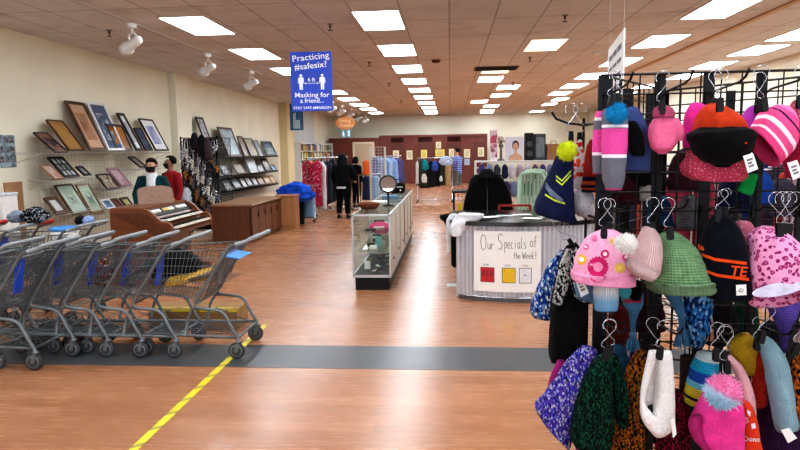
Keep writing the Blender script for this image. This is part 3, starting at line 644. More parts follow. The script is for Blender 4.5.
# loose top tangle of scarves and belts at the rack top
for k,(x,y0,y1,c) in enumerate(((195,133,150,(40,36,44)),(202,135,156,(26,26,30)),(208,140,160,(70,60,64)))):
    cloth('scarf','%s draped scarf over the top of the jewelry rack'%('dark purple','black','grey brown')[k],'scarf',[(y0,x-2,x+1),(y0+5,x-4,x+3),(y1,x-3,x+5)],11.35,.04,fabric(c),group='scarves on the jewelry rack',seed=k)
# ------------------------------------------------------------------ dark low cabinets
c0=P(253.5,243,z=0); zt=P(253,204.5,Y=c0.y).z; yfar=P(284,231,X=c0.x).y; M_cab=wood((92,54,36),(112,68,46),5,2,.35); M_cabt=wood((128,92,66),(150,112,84),5,1,.35)
xb=c0.x-.75; t=thing('low_cabinet','dark brown low wooden cabinet run with pale top below the picture shelves','cabinet',((c0.x+xb)/2,(c0.y+yfar)/2,0)); lx,ly=c0.x-xb,yfar-c0.y
MB().box((-.02,0,zt/2),(lx-.05,ly,zt-.04)).box((-.03,0,.04),(lx-.1,ly-.05,.08)).build('carcass',M_cab,t)
MB().box((0,0,zt-.02),(lx+.03,ly+.04,.04),bev=.008).build('cabinet_top',M_cabt,t)
for k in range(5):
    d=MB().box((lx/2-.02,-ly/2+ly*(k+.5)/5,zt/2),(.025,ly/5-.02,zt-.14),bev=.006).build('door',M_cab,t)
    MB().box((lx/2,-ly/2+ly*(k+.86)/5,zt*.7),(.02,.012,.1)).build('handle',M_black,d)
c1=P(286,231.5,X=c0.x+.1); x1=P(295,230,Y=c1.y).x
t=thing('oak_counter_end','light oak counter end standing beyond the dark cabinets','counter',((c1.x+x1)/2-.1,c1.y+.25,0)); M_oak=wood((150,104,64),(174,126,82),5,2,.4); wx=x1-c1.x+.2
MB().box((0,0,zt/2),(wx,.36,zt)).build('carcass',M_oak,t); MB().box((0,0,zt+.01),(wx+.04,.40,.03),bev=.006).build('counter_top',M_oak,t); MB().box((0,-.185,zt/2),(wx*.8,.02,zt*.8),bev=.005).build('end_panel',M_oak,t)
# ------------------------------------------------------------------ white bookcase with books
ya,yb=23.0,29.4; zt=P(290,143,Y=23.1).z+.05
t=thing('bookcase','white bookcase on the far wall packed with books','bookcase',(XL+.25,(ya+yb)/2,0)); sh=[.25,.62,.98,1.33,1.66]
m=MB().box((-.13,0,zt/2),(.02,yb-ya,zt))
for y in (ya-(ya+yb)/2,0,yb-(ya+yb)/2): m.box((0,y,zt/2),(.28,.03,zt))
m.build('carcass',M_white,t)
for z in sh: MB().box((0,0,z-.012),(.28,yb-ya-.04,.024)).build('shelf',M_white,t)
bm=[(180,60,50),(50,70,120),(230,226,214),(60,60,64),(200,170,60),(90,120,90),(120,130,150),(210,210,214)]
bp=[MB().box((0,0,.5),(.75,1,1),bev=.03).build('book',[mat(c,.6)]) for c in bm]; first=[True]*8
for s_i,z in enumerate(sh):
    y=ya+.06
    while y<yb-.15:
        k=rnd.randrange(8); w_=rnd.uniform(.07,.2)
        o=bp[k] if first[k] else bp[k].copy()
        if not first[k]: C.objects.link(o)
        first[k]=False; o.location=(XL+.26,y+w_/2,z+.001); o.scale=(.24,w_*.96,rnd.uniform(.2,.29)); y+=w_+(.001 if rnd.random()<.95 else .1)
        cn=('red','navy blue','cream','black','yellow','green','grey blue','white')[k]
        tag(o,'%s book standing on the %s shelf of the white bookcase'%(cn,('lowest','second lowest','middle','second highest','top')[s_i]),'book','%s books on the %s shelf'%(cn,('lowest','second lowest','middle','second highest','top')[s_i]))
# ================================================================== SHOPPING CARTS
M_bluepl=mat((44,84,200),.4,var=.08); M_lblue=mat((70,140,210),.4,var=.08); M_hub=mat((150,152,150),.4,.3); M_grip=mat((140,145,148),.4,.2,var=.06)
def lerp(a,b,t): return tuple(a[i]+(b[i]-a[i])*t for i in range(len(a)))
def make_cart(gate_open=False):
    t=bpy.data.objects.new('shopping_cart',None); C.objects.link(t)
    m=MB(); H=.235
    for s in (-1,1):
        y=s*H
        m.tube([(0,y,.145),(.01,y,.175),(.045,y,.235),(.10,y,.35),(.125,y,.375),(.16,y,.39),(.30,y,.405),(.335,y,.42),(.33,y,.46),(.06,y,.86),(.035,y,.89),(-.01,y,.905)],.0135,8)
        m.tube([(.0,y,.17),(.1,y*.97,.172),(.5,y*.85,.178),(.74,y*.72,.182),(.77,y*.7,.16)],.012,7)
        m.tube([(.30,y,.405),(.36,y*.98,.40),(.40,y*.96,.33),(.44,y*.95,.18)],.011,7)
    m.tube([(.0,-H,.172),(.0,H,.172)],.011,7).tube([(.75,-H*.72,.182),(.75,H*.72,.182)],.011,7).tube([(.33,-H,.44),(.33,H,.44)],.01,7)
    m.build('frame',M_steel,t)
    m=MB(); m.tube([(-.01,-H,.905),(-.10,-H,.93),(-.125,-H,.947),(-.145,-H+.03,.953),(-.145,H-.03,.953),(-.125,H,.947),(-.10,H,.93),(-.01,H,.905)],.016,10); m.build('handle',M_grip,t)
    # basket: corners rear-top, front-top, front-bottom, rear-bottom
    W=lambda x:.222-.075*max(0,(x-.1)/.85)
    def side(s,u,v):   # u 0 rear..1 front, v 0 bottom..1 top
        b=lerp((.30,.455),(.86,.52),u); q=lerp((.075,.865),(.95,.83),u); x,z=lerp(b,q,v); return (x,s*(W(x)-.02*(1-v)),z)
    m=MB()
    for s in (-1,1):
        for i in range(25): m.tube([side(s,i/24,0),side(s,i/24,1)],.0026,4,smooth=False,caps=False)
        for v in (.17,.34,.5,.67,.84): m.tube([side(s,u/4,v) for u in range(5)],.0024,4,smooth=False,caps=False)
        m.tube([side(s,u/4,1) for u in range(5)],.0055,6); m.tube([side(s,u/4,0) for u in range(5)],.004,5)
    for i in range(11):
        k=-1+2*i/10; f=lambda u,v:(side(1,u,v)[0],side(1,u,v)[1]*k,side(1,u,v)[2]); m.tube([f(0,0),f(1,0),f(1,1)],.0022,4,smooth=False,caps=False)
    for v in (0,.25,.5,.75): m.bar(side(-1,1,v),side(1,1,v),.0024)
    m.tube([side(-1,1,1),side(1,1,1)],.0055,6)
    for u in (.2,.4,.6,.8): m.bar(side(-1,u,0),side(1,u,0),.0028)
    m.build('basket',M_steel,t)
    m=MB()
    def g(k,v):
        if gate_open: x,z=lerp((.43,.62),(.085,.855),v)
        else: x,z=lerp((.285,.47),(.085,.855),v)
        return (x,k*.20,z)
    for i in range(13): k=-1+i/6; m.tube([g(k,0),g(k,1)],.003,4,smooth=False,caps=False)
    for v in (0,.2,.4,.6,.8,1): m.bar(g(-1,v),g(1,v),.0024 if v not in (0,1) else .005)
    m.build('rear_gate',M_steel,t)
    m=MB(); z0=.60
    m.box((.155,.12,.70),(.012,.10,.27),Matrix.Rotation(-.18,3,'Y'),bev=.004); cs=m.build('child_seat',M_bluepl if gate_open else M_steel,t)
    m=MB(); 
    for q in range(8): m.bar((.09,-.16+q*.045,.60),(.2,-.16+q*.045,.595),.002)
    for k in (-1,1): m.bar((.09,k*.165,.82),(.19,k*.165,.6),.004)
    m.build('seat_shelf',M_steel,cs)
    m=MB()
    for i in range(8): k=-1+2*i/7; m.tube([(.02,k*.21,.172),(.4,k*.19,.176),(.72,k*.165,.182),(.74,k*.16,.23)],.0035,5)
    for x in (.2,.4,.6): m.bar((x,-.21,.168),(x,.21,.168),.0045,6)
    m.tube([(.06,-.2,.18),(.34,-.19,.30),(.34,.19,.30),(.06,.2,.18)],.004,5); m.build('lower_tray',M_steel,t)
    for x,y,sw in ((0,-H,.035),(0,H,.035),(.77,-H*.68,.03),(.77,H*.68,.03)):
        m=MB(); m.lathe([(.022,.15),(.026,.14),(.022,.128)],(x,y,0),12)
        for s in (-1,1): m.add([(x-.018,y+s*.017,.135),(x+.018,y+s*.017,.135),(x+.034,y+s*.017,.06),(x+.010,y+s*.017,.055),(x-.018,y+s*.021,.135),(x+.018,y+s*.021,.135),(x+.034,y+s*.021,.06),(x+.010,y+s*.021,.055)],[(0,1,2,3),(7,6,5,4),(0,4,5,1),(1,5,6,2),(2,6,7,3),(3,7,4,0)])
        m.box((x,y,.132),(.036,.042,.008)); c=m.build('caster',M_steel,t)
        Rx=Matrix.Rotation(PI/2,3,'X'); m=MB()
        m.lathe([(.03,.013),(.058,.013),(.0655,.008),(.0665,0),(.0655,-.008),(.058,-.013),(.03,-.013)],(x+.02,y,.0665),22,Rx,0)
        m.lathe([(.0,.0145),(.012,.016),(.014,.011),(.03,.010),(.046,.0145),(.046,-.0145),(.03,-.010),(.014,-.011),(.012,-.016),(.0,-.0145)],(x+.02,y,.0665),18,Rx,1)
        m.build('wheel',[M_rubber,M_hub],c)
    return t
CG='nested grey shopping carts'
cartA=make_cart(False); cartB=make_cart(True)
cartA.location=(-1.655,4.74,0); cartA.rotation_euler=(0,0,PI); tag(cartA,'grey wire shopping cart at the aisle end of the nested row, whole rear visible','shopping cart',CG)
xs=[237,175,140,105,70]; places=[]
for i,px in enumerate((175,140,105,70)):
    places.append((P(px,359,z=0).x+.01,4.74,PI,'%s grey shopping cart in the near nested row, counted from the aisle end'%ORD[i+1]))
places+= [(-3.12,4.43,PI+.03,'grey shopping cart standing forward of the nested row at the frame edge'),(-3.42,4.44,PI+.03,'grey shopping cart behind the one standing forward, mostly out of the frame')]
firstB=True
for x,y,rz,lab in places:
    c=cartB if firstB else copy_tree(cartB); firstB=False
    c.location=(x,y,0); c.rotation_euler=(0,0,rz); tag(c,lab,'shopping cart',CG)
for k,(px,lab) in enumerate(((112,'shopping cart of the back row nearest the organ, holding a white and blue basket'),(62,'shopping cart of the back row holding black and white cloth'),(20,'shopping cart of the back row nearest the white box at the wall'))):
    c=copy_tree(cartA if k==0 else cartB); c.location=(P(px,217,z=.96).x-.05,5.62,0); c.rotation_euler=(0,0,PI-.02); tag(c,lab,'shopping cart','back row of shopping carts')
# goods lying in the carts
def soft(name,label,cat,px0,px1,y0,y1,Y,d,m,seed=0,group=None,wob=.14):
    c=(px0+px1)/2; w=(px1-px0)/2
    return cloth(name,label,cat,[(y0,c-w*.5,c+w*.35),(y0+(y1-y0)*.25,c-w*.8,c+w*.75),(y0+(y1-y0)*.6,c-w,c+w),(y1,c-w*.92,c+w*.95)],Y,d,m,group=group,open_=False,wob=wob,seed=seed,crinkle=.22)
soft('cloth_pile','crumpled black and white patterned cloth in the back row cart','cloth',24,47,208,219,5.6,.17,knit([(30,32,40),(200,204,210),(90,96,106),(20,20,26)],40,weights=[.4,.2,.2,.2]),3)
p=P(64,222,Y=5.62)
t=thing('laundry_basket','white plastic basket with blue rim in the back row cart','basket',(p.x,p.y,.70)); MB().lathe([(.10,0),(.13,.2),(.125,.2),(.1,.02)],seg=16).build('basket_body',M_white,t); MB().lathe([(.132,.185),(.14,.2),(.13,.215),(.12,.2)],seg=16).build('rim',M_lblue,t)
soft('plastic_bag','black plastic bag on top of the back row cart','bag',76,86,216,223,5.62,.1,fabric((26,26,32)),4)
soft('cloth_bundle','pale blue cloth bundle beside the black bag in the back row cart','cloth',84,93,216,223,5.58,.1,fabric((150,170,214)),5)
for nm,ya_,yb_ in (('shopping_cart.008',-.2,.02),('shopping_cart.009',-.2,.12)):
    MB().tube([(-.145,ya_,.953),(-.145,yb_,.953)],.021,10).build('handle_sleeve',mat((170,44,40),.4),bpy.data.objects[nm])['label']='red handle sleeve'
soft('black_coat','dark coat heaped in the cart at the aisle end','coat',152,200,251,277,4.9,.13,fabric((30,30,30),'fleece',.4),6)
a=P(192,276,Y=4.8); tag(MB().box((0,0,0),(.34,.26,.045),bev=.008).build('folder',mat((190,148,40),.6,var=.2)),'yellow folder lying in the cart at the aisle end','folder'); bpy.data.objects['folder'].location=(a.x,4.76,a.z); bpy.data.objects['folder'].rotation_euler=(.05,-.14,.2)
a=P(205,279,Y=4.7); o=tag(MB().box((0,0,0),(.24,.17,.03),bev=.004).build('hardcover_book',[mat((96,74,60),.5)]),'brown and white book lying on the yellow folder','book'); o.location=(-1.98,4.72,a.z+.03); o.rotation_euler=(.02,-.22,.1)
a=P(236,256,Y=4.72); MB().box((.07,0,.79),(.155,.30,.012),Matrix.Rotation(-.15,3,'Y'),bev=.005).build('seat_flap',M_lblue,cartA)['label']='light blue plastic seat flap'
soft('striped_toy','orange and brown patterned bundle inside the nested carts','cloth',97,112,258,284,4.75,.1,blotch((110,60,44),[(200,120,80),(60,40,40),(214,190,170)],50,.4),7)
def cbox():
    p0=P(168,337,z=0); p1=P(254,337,z=0); z=P(210,306,Y=5.4).z; w=.84
    t=thing('cardboard_box','flat brown cardboard box with yellow tape edge on the floor behind the carts','box',(-2.36,5.42,0)); 
    m=MB().box((0,0,z/2),(w,.3,z),bev=.004); m.build('carton',mat((146,112,72),.85,var=.16,scale=6),t)
    m=MB().box((0,-.152,z-.012),(w,.003,.02)).box((0,-.09,z+.002),(w,.02,.003)); m.build('yellow_tape',tape(),t)
cbox()
# boxes by the wall at the near end
a=P(5,250,Y=8.0); b=P(13.5,182,Y=8.0); o=MB().box((0,0,0),(b.x-a.x,.08,.62),bev=.004); 
t=thing('cardboard_sheet','brown cardboard box standing against the wall beyond the carts','box',((a.x+b.x)/2,8.0,0)); zt=b.z
MB().box((0,0,zt/2),(b.x-a.x,.35,zt),Matrix.Rotation(.0,3,'Y'),bev=.004).build('carton',mat((168,128,92),.85,var=.12,scale=5),t); MB().box((0,-.178,zt-.33),(b.x-a.x-.02,.004,.06)).build('red_band',mat((176,70,54),.8),t)
a=P(-6,250,Y=7.2); b=P(9,195,Y=7.2); t=thing('white_box','white upright box in front of the cardboard box','box',((a.x+b.x)/2,7.2,0)); MB().box((0,0,b.z/2),(b.x-a.x,.3,b.z),bev=.01).build('carton',M_white,t); MB().box((0,0,b.z+.008),(b.x-a.x+.02,.32,.04),bev=.01).build('lid',mat((206,214,220),.5),t)
soft('folded_towels','grey blue pile of folded cloths between the white box and carts','cloth',10,25,211,220,5.62,.16,fabric((136,146,160)),8)
# ================================================================== ORGAN
M_or=wood((104,58,34),(132,78,46),5,0,.3); M_or2=wood((84,46,28),(108,62,38),5,1,.3); M_key=mat((236,232,220),.25,var=.03)
yo0,yo1=7.05,8.3; xo=-3.34; xb=-4.12; zt=P(115,209,Y=yo0).z
t=thing('electric_organ','brown wooden two-keyboard organ facing the aisle','organ',(0,0,0)); zk=zt-.27
prof=[(xb,.02),(xb,zt),(-3.72,zt),(-3.64,zt-.02),(-3.58,zt-.06),(-3.52,zt-.13),(-3.46,zt-.165),(-3.38,zt-.18),(-3.35,zt-.22),(-3.35,zt-.34),(-3.45,zt-.36),(-3.62,zt-.38),(-3.66,.5),(-3.66,.1),(-3.40,.08),(-3.40,.02)]
for y in (yo0,yo1-.05):
    c=MB().prism(prof,y,y+.05).build('side_panel',M_or,t)
MB().prism([(x*.94-.225,zt-.05+(z-zt)*.93) for x,z in prof[1:11]],yo0-.006,yo0).build('moulding',M_or2,t)
MB().box(((xb-3.70)/2-.0,(yo0+yo1)/2,zt-.01),(abs(xb+3.70),yo1-yo0-.08,.03)).box((xb+.02,(yo0+yo1)/2,zt/2),(.03,yo1-yo0-.1,zt-.05)).box((-3.68,(yo0+yo1)/2,.35),(.03,yo1-yo0-.1,.5)).build('case',M_or,t)
MB().prism([(-3.72,zt-.02),(-3.36,zt-.30),(-3.36,zt-.335),(-3.72,zt-.335)],yo0+.052,yo1-.052).build('key_bed',M_or2,t)
def keys(x0,x1,z,nm):
    m=MB(); n=30; y0,y1=yo0+.1,yo1-.1
    for k in range(n): m.box(((x0+x1)/2,y0+(y1-y0)*(k+.5)/n,z),(x1-x0,(y1-y0)/n-.0025,.022))
    o=m.build(nm,M_key,t); m=MB()
    for k in range(n-1):
        if k%7 not in (2,6): m.box((x0+(x1-x0)*.36,y0+(y1-y0)*(k+1)/n,z+.018),((x1-x0)*.6,.016,.018))
    m.build('black_keys',M_black,o)
keys(-3.56,-3.44,zt-.155,'upper_keyboard'); keys(-3.455,-3.33,zt-.245,'lower_keyboard')
m=MB().prism([(-3.72,zt-.01),(-3.6,zt-.10),(-3.6,zt-.15),(-3.72,zt-.12)],yo0+.06,yo1-.06); m.build('control_panel',M_black,t)
for k in range(13):
    if k in(3,8): continue
    y=yo0+.14+k*.075; MB().box((-3.645,y,zt-.055),(.05,.045,.03),Matrix.Rotation(.65,3,'Y'),bev=.004).build('stop_tab',[M_key,mat((226,200,120),.4)][k in(4,5)],t)
ms=[(-.46,0),(.46,0),(.45,.2),(.40,.235),(.2,.26),(-.2,.26),(-.40,.235),(-.45,.2)]
Mx=Matrix.Translation((-3.82,(yo0+yo1)/2-.02,zt+.006))@Matrix.Rotation(.80,4,'Z')@Matrix.Rotation(-.22,4,'X')
m=MB().prism([(x*.5,z*.92) for x,z in ms],-.012,.012,Mx); m.build('music_stand',wood((128,98,80),(150,118,98),5,0,.45),t)
# things on the organ
a=P(172,200,Y=8.1); o=soft('wicker_ornament','small orange brown ornament on the organ top','ornament',165,177,198,208,8.05,.06,blotch((150,96,50),[(190,130,70),(110,66,36)],60,.4),9)
soft('clear_bag','crumpled clear plastic bag hanging low on the jewelry rack corner','bag',182,191,188,204,11.45,.1,mat((196,206,216),.2,var=.3,scale=40),10)
# ================================================================== PEOPLE
SK=mat((198,150,126),.6,var=.06); SKD=mat((150,104,82),.6,var=.06); M_hairb=mat((30,22,20),.6,spec=.12,var=.3,scale=60); M_hairk=mat((12,10,11),.6,spec=.1,var=.3,scale=60)
def skin_mesh(name,pts,edges,rad,m,parent,root,sub=1):
    me=bpy.data.meshes.new(name); me.from_pydata(pts,edges,[]); ob=bpy.data.objects.new(name,me); C.objects.link(ob)
    ob.modifiers.new('skin','SKIN'); sd=me.skin_vertices[0].data
    for i,r in enumerate(rad): sd[i].radius=(r,r) if not hasattr(r,'__len__') else r; sd[i].use_root=(i==root)
    ob.modifiers['skin'].use_smooth_shade=True; s=ob.modifiers.new('sub','SUBSURF'); s.levels=sub; s.render_levels=sub
    dg=bpy.context.evaluated_depsgraph_get(); dg.update(); nm=bpy.data.meshes.new_from_object(ob.evaluated_get(dg)); bpy.data.objects.remove(ob); bpy.data.meshes.remove(me)
    nm.name=name; nm.materials.clear(); nm.materials.append(m)
    for p in nm.polygons: p.use_smooth=True
    o=bpy.data.objects.new(name,nm); C.objects.link(o); o.parent=parent; return o
def person(label,loc,rot,H,skinm,top,bottom,shoe,hair,hairlen,arms,mask=None,head_turn=0.,female=True,hood=None,short_sleeve=False,shorts=False,group=None,stride=0.):
    "one standing figure, facing -y before it is turned"
    k=H/1.72; t=thing('person',label,'person',loc,(0,0,rot),group); S=lambda p:tuple(c*k for c in p)
    sw=.165 if female else .19
    J={'pel':(0,0,.95),'wst':(0,.0,1.08),'che':(0,.01,1.28),'nk0':(0,.01,1.43),'nk1':(0,-.005,1.50)}
    pts=[];rad=[];ed=[];ix={}
    def V(n,p,r,par=None):
        ix[n]=len(pts); pts.append(S(p)); rad.append(r*k if not hasattr(r,'__len__') else (r[0]*k,r[1]*k))
        if par is not None: ed.append((ix[par],ix[n]))
    V('pel',J['pel'],.125); V('wst',J['wst'],.115,'pel'); V('che',J['che'],.125,'wst'); V('nk0',J['nk0'],.06,'che'); V('nk1',J['nk1'],.052,'nk0')
    ct,st=math.cos(head_turn),math.sin(head_turn); hd=lambda x,y,z:(x*ct-y*st,x*st+y*ct,z)
    V('h0',hd(0,-.022,1.555),.072,'nk1'); V('h1',hd(0,-.012,1.62),.086,'h0'); V('h2',hd(0,.0,1.675),.068,'h1')
    A={}
    for s,nm in ((-1,'r'),(1,'l')):
        el,wr=arms[nm]; sh=(s*sw,.01,1.39)
        V('sh'+nm,sh,.058,'che'); V('el'+nm,el,.042,'sh'+nm); V('wr'+nm,wr,.028,'el'+nm)
        d=(Vector(wr)-Vector(el)).normalized(); sd_=d.cross(Vector((0,1,0))); sd_=sd_.normalized() if sd_.length>.1 else Vector((1,0,0)); fw=d.cross(sd_)
        pm=Vector(wr)+d*.06; V('pa'+nm,tuple(pm),.032,'wr'+nm)
        for q,(o,l) in enumerate(((-.030,.060),(-.010,.072),(.010,.068),(.029,.052))):
            b=pm+d*.035+sd_*o; V('f%d%s'%(q,nm),tuple(b),.0095,'pa'+nm); e=b+d*l*.55+fw*.008; V('g%d%s'%(q,nm),tuple(e),.0085,'f%d%s'%(q,nm)); e2=e+d*l*.4+fw*.022; V('e%d%s'%(q,nm),tuple(e2),.007,'g%d%s'%(q,nm))
        b=Vector(wr)+d*.03-sd_*.036; V('t0'+nm,tuple(b),.011,'wr'+nm); V('t1'+nm,tuple(b+d*.04-sd_*.022+fw*.012),.009,'t0'+nm)
        hx=.088; ks=stride*s
        V('hp'+nm,(s*hx,0,.90),.092,'pel'); V('kn'+nm,(s*(hx+.012),-.015-ks,.49),.058,'hp'+nm); V('cf'+nm,(s*(hx+.014),.012-ks*.4,.34),.054,'kn'+nm); V('an'+nm,(s*(hx+.014),.02+ks*.3,.085),.036,'cf'+nm); V('to'+nm,(s*(hx+.03),-.13+ks*.3,.035),.032,'an'+nm)
        A[nm]=(sh,el,wr)
    skin_mesh('body',pts,ed,rad,skinm,t,0)
    # face
    m=MB()
    for s in (-1,1): m.ball(S(hd(s*.032,-.092,1.628)),.0105*k,8,6)
    m.build('eyes',mat((34,26,24),.3),t)
    m=MB(); m.add([S(hd(*p)) for p in ((-.006,-.098,1.625),(.006,-.098,1.625),(.016,-.098,1.585),(0,-.124,1.588),(-.016,-.098,1.585),(0,-.1,1.578))],[(0,1,3),(1,2,3),(0,3,4),(4,3,5),(3,2,5)],0,True)
    for s in (-1,1): m.ball(S(hd(s*.086,.0,1.605)),(.010*k,.02*k,.03*k),8,6)
    m.build('nose_and_ears',skinm,t)
    if mask:
        m=MB(); vs=[];n=9
        for r_ in range(5):
            z=1.598-.092*r_/4; 
            for c_ in range(n):
                a=(-1.25+2.5*c_/(n-1)); rr=.098+.018*math.sin(PI*min(1,(r_+.6)/4))*math.cos(a*1.1)-.02*(r_/4); vs.append(S(hd(rr*math.sin(a)*.93,-rr*math.cos(a)-.012,z)))
        m.add(vs,[(r_*n+c_,r_*n+c_+1,(r_+1)*n+c_+1,(r_+1)*n+c_) for r_ in range(4) for c_ in range(n-1)],0,True); m.build('face_mask',mask,t)
    else:
        m=MB().ball(S(hd(0,-.093,1.552)),(.026*k,.01*k,.008*k),10,6); m.build('mouth',mat((150,84,76),.5),t)
    # hair
    m=MB(); vs=[];seg=20;rows=9
    zb=1.60 if not hairlen else 1.6-hairlen
    for r_ in range(rows):
        f=r_/(rows-1)
        for c_ in range(seg):
            a=2*PI*c_/seg; front=max(0,-math.cos(a-0)); # a=0 is +y(back)
            if f<.55:
                ph=f/.55*PI*.5
                if math.cos(a)<-.3: ph=min(ph,1.0)
                rr=.101*math.sin(ph); z=1.648+.096*math.cos(ph)
            else:
                g=(f-.55)/.45; rr=.101+(.03*math.sin(g*2.4) if hairlen>.05 else -.012*g); z=1.648-(1.648-zb)*g
                if math.cos(a)<-.3: z=1.7; rr=.086   # the hairline stops above the forehead
                elif math.cos(a)<.25: z=1.648-(1.648-zb)*g*.75
            wv=1+.05*noise.noise(Vector((math.cos(a)*3,math.sin(a)*3,z*9)))
            vs.append(S(hd(rr*math.sin(a)*.97*wv,rr*math.cos(a)*1.06*wv+.008,z)))
    m.add(vs,[(r_*seg+c_,r_*seg+(c_+1)%seg,(r_+1)*seg+(c_+1)%seg,(r_+1)*seg+c_) for r_ in range(rows-1) for c_ in range(seg)],0,True); m.build('hair',hair,t)
    # upper garment: torso and sleeves
    def ringloft(m,lv,seg=20,mi=0,wob=.03):
        vs=[]
        for (x,y,z,a,b) in lv:
            for c_ in range(seg):
                th=2*PI*c_/seg; q=1+wob*noise.noise(Vector((math.cos(th)*2,math.sin(th)*2,z*6+len(lv)))); vs.append(S((x+a*q*math.cos(th),y+b*q*math.sin(th),z)))
        m.add(vs,[(i*seg+c_,i*seg+(c_+1)%seg,(i+1)*seg+(c_+1)%seg,(i+1)*seg+c_) for i in range(len(lv)-1) for c_ in range(seg)]+[tuple(range(seg))[::-1],tuple((len(lv)-1)*seg+c_ for c_ in range(seg))],mi,True)
    m=MB(); ringloft(m,[(0,0,.86,.178,.135),(0,0,.95,.172,.132),(0,.0,1.08,.158,.122),(0,.005,1.25,.178,.135),(0,.01,1.36,sw+.012,.118),(0,.01,1.42,sw-.04,.09),(0,.005,1.465,.078,.078)])
    for nm in 'rl':
        sh,el,wr=A[nm]; end=wr if not short_sleeve else lerp(sh,el,.8); pp=[lerp((0,.01,1.36),sh,.75),sh,lerp(sh,el,.5),el,lerp(el,wr,.6),wr] if not short_sleeve else [lerp((0,.01,1.36),sh,.75),sh,lerp(sh,el,.45),end]
        rr=[.07,.075,.066,.058,.05,.042] if not short_sleeve else [.07,.075,.072,.07]
        m.tube([S(p) for p in pp],[r*k for r in rr],12)
    jk=m.build('jacket' if not short_sleeve else 'shirt',top,t)
    if hood:
        m=MB(); ringloft(m,[(0,-.02,.95,.10,.128),(0,-.022,1.1,.10,.122),(0,-.02,1.28,.105,.13),(0,-.02,1.38,.09,.115),(0,-.0,1.44,.098,.09),(0,.012,1.485,.085,.075)]); m.build('hoodie',hood,t)
    m=MB()
    for s,nm in ((-1,'r'),(1,'l')):
        j=lambda n:tuple(c/k for c in pts[ix[n+nm]]); hp,kn,cf,an=j('hp'),j('kn'),j('cf'),j('an')
        pp=[(s*.07,0,.96),hp,lerp(hp,kn,.5),kn,cf,lerp(an,cf,.15)] if not shorts else [(s*.07,0,.96),hp,lerp(hp,kn,.5),lerp(hp,kn,.98)]
        m.tube([S(p) for p in pp],[r*k for r in ([.11,.108,.092,.075,.068,.06] if not shorts else [.115,.115,.105,.098])],14)
    m.build('shorts' if shorts else 'trousers',bottom,t)
    for nm in 'rl':
        an=Vector(pts[ix['an'+nm]]); to=Vector(pts[ix['to'+nm]]); d=(to-an); d.z=0; d.normalize(); m=MB()
        a=an-d*.05*k; lvv=[]
        q=Matrix.Rotation(math.atan2(d.x,-d.y),3,'Z'); m.box((an+d*.065*k)*1.0*1+Vector((0,0,.018*k-an.z)),(.086*k,.265*k,.036*k),Matrix.Rotation(math.atan2(d.y,d.x)+PI/2,3,'Z'),bev=.016*k)
        m.ball(an+d*.09*k+Vector((0,0,.045*k-an.z)),(.044*k,.044*k,.038*k),10,7).ball(an+Vector((0,0,.055*k-an.z)),(.046*k,.046*k,.055*k),10,7); m.build('shoe',shoe,t)
    return t
hang={'r':((-.235,.03,1.12),(-.235,-.05,.88)),'l':((.235,.03,1.12),(.235,-.05,.88))}
M_teal=fabric((22,58,62)); M_wh=fabric((214,218,222)); M_mask=mat((16,16,18),.8)
f=P(152,177,Y=8.75); H1=P(151,159.0,Y=8.75).z+.0
person('person in dark teal jacket over white hoodie with black face mask behind the organ',(f.x,8.75,0),.25,H1,SK,M_teal,fabric((40,44,56)),M_black,M_hairb,.02,{'r':((-.27,-.02,1.14),(-.22,-.17,.97)),'l':((.27,0,1.14),(.24,-.14,.95))},M_mask,-.25,True,M_wh)
f=P(171,175,Y=9.7); H2=P(172,156.5,Y=9.7).z
person('person in red shirt with short black hair and black mask looking at the picture wall',(f.x,9.7,0),-.6,H2,SKD,fabric((142,34,40)),fabric((34,34,40)),M_black,M_hairk,.01,hang,M_mask,-.5,False)
f=P(344,218,z=0); H3=P(343,155,Y=f.y).z+.02
p3_=person('person with long dark hair in black coat and black leggings seen from behind',(f.x,f.y,0),PI-.15,H3,SK,fabric((18,18,21)),fabric((14,14,16)),M_black,M_hairk,.34,{'r':((-.25,-.04,1.14),(-.20,-.2,1.02)),'l':((.24,-.02,1.13),(.22,-.14,.92))},None,0,True,stride=.05)
f=P(357,207,z=0); H4=P(357,157,Y=f.y).z
person('dark haired person in black top half hidden behind the long haired person',(f.x,f.y,0),PI-.6,H4,SK,fabric((16,16,18)),fabric((20,20,24)),M_black,M_hairk,.1,hang,None,0,True)
f=P(457,200,z=0); H5=P(457,148.3,Y=f.y).z
pl=NT('plaid_shirt'); v=pl.tc('Object',(16,16,16)); ch=pl.n('ShaderNodeTexWave'); ch.inputs['Scale'].default_value=.32; ch.bands_direction='Z'; pl.l(v,ch.inputs['Vector']); c2=pl.n('ShaderNodeTexWave'); c2.inputs['Scale'].default_value=.3; pl.l(v,c2.inputs['Vector'])
pl.l(pl.mix(.5,pl.ramp(ch.outputs[0],[(0,(34,52,130)),(.6,(40,66,160)),(.8,(170,186,220))]),pl.ramp(c2.outputs[0],[(0,(26,38,100)),(.6,(50,80,176)),(.85,(150,170,214))])),pl.b.inputs['Base Color']); pl.b.inputs['Roughness'].default_value=.9
p5_=person('man in blue plaid shirt and grey shorts browsing the far coat rack',(f.x,f.y,0),-PI/2-.5,H5,SK,pl.m,fabric((96,98,100)),mat((206,206,206),.6),M_hairk,.0,{'r':((-.24,-.1,1.16),(-.20,-.34,1.22)),'l':((.24,-.12,1.16),(.18,-.36,1.24))},None,0,False,short_sleeve=True,shorts=True)
p3_.scale=(1.22,1.15,1); p5_.scale=(1.18,1.18,1); k3=H3/1.72
MB().lathe([(.165*k3,.80*k3),(.17*k3,.87*k3)],seg=20,sq=(1,.78)).build('shirt_hem',M_wh,p3_)['label']='white shirt hem below the coat'
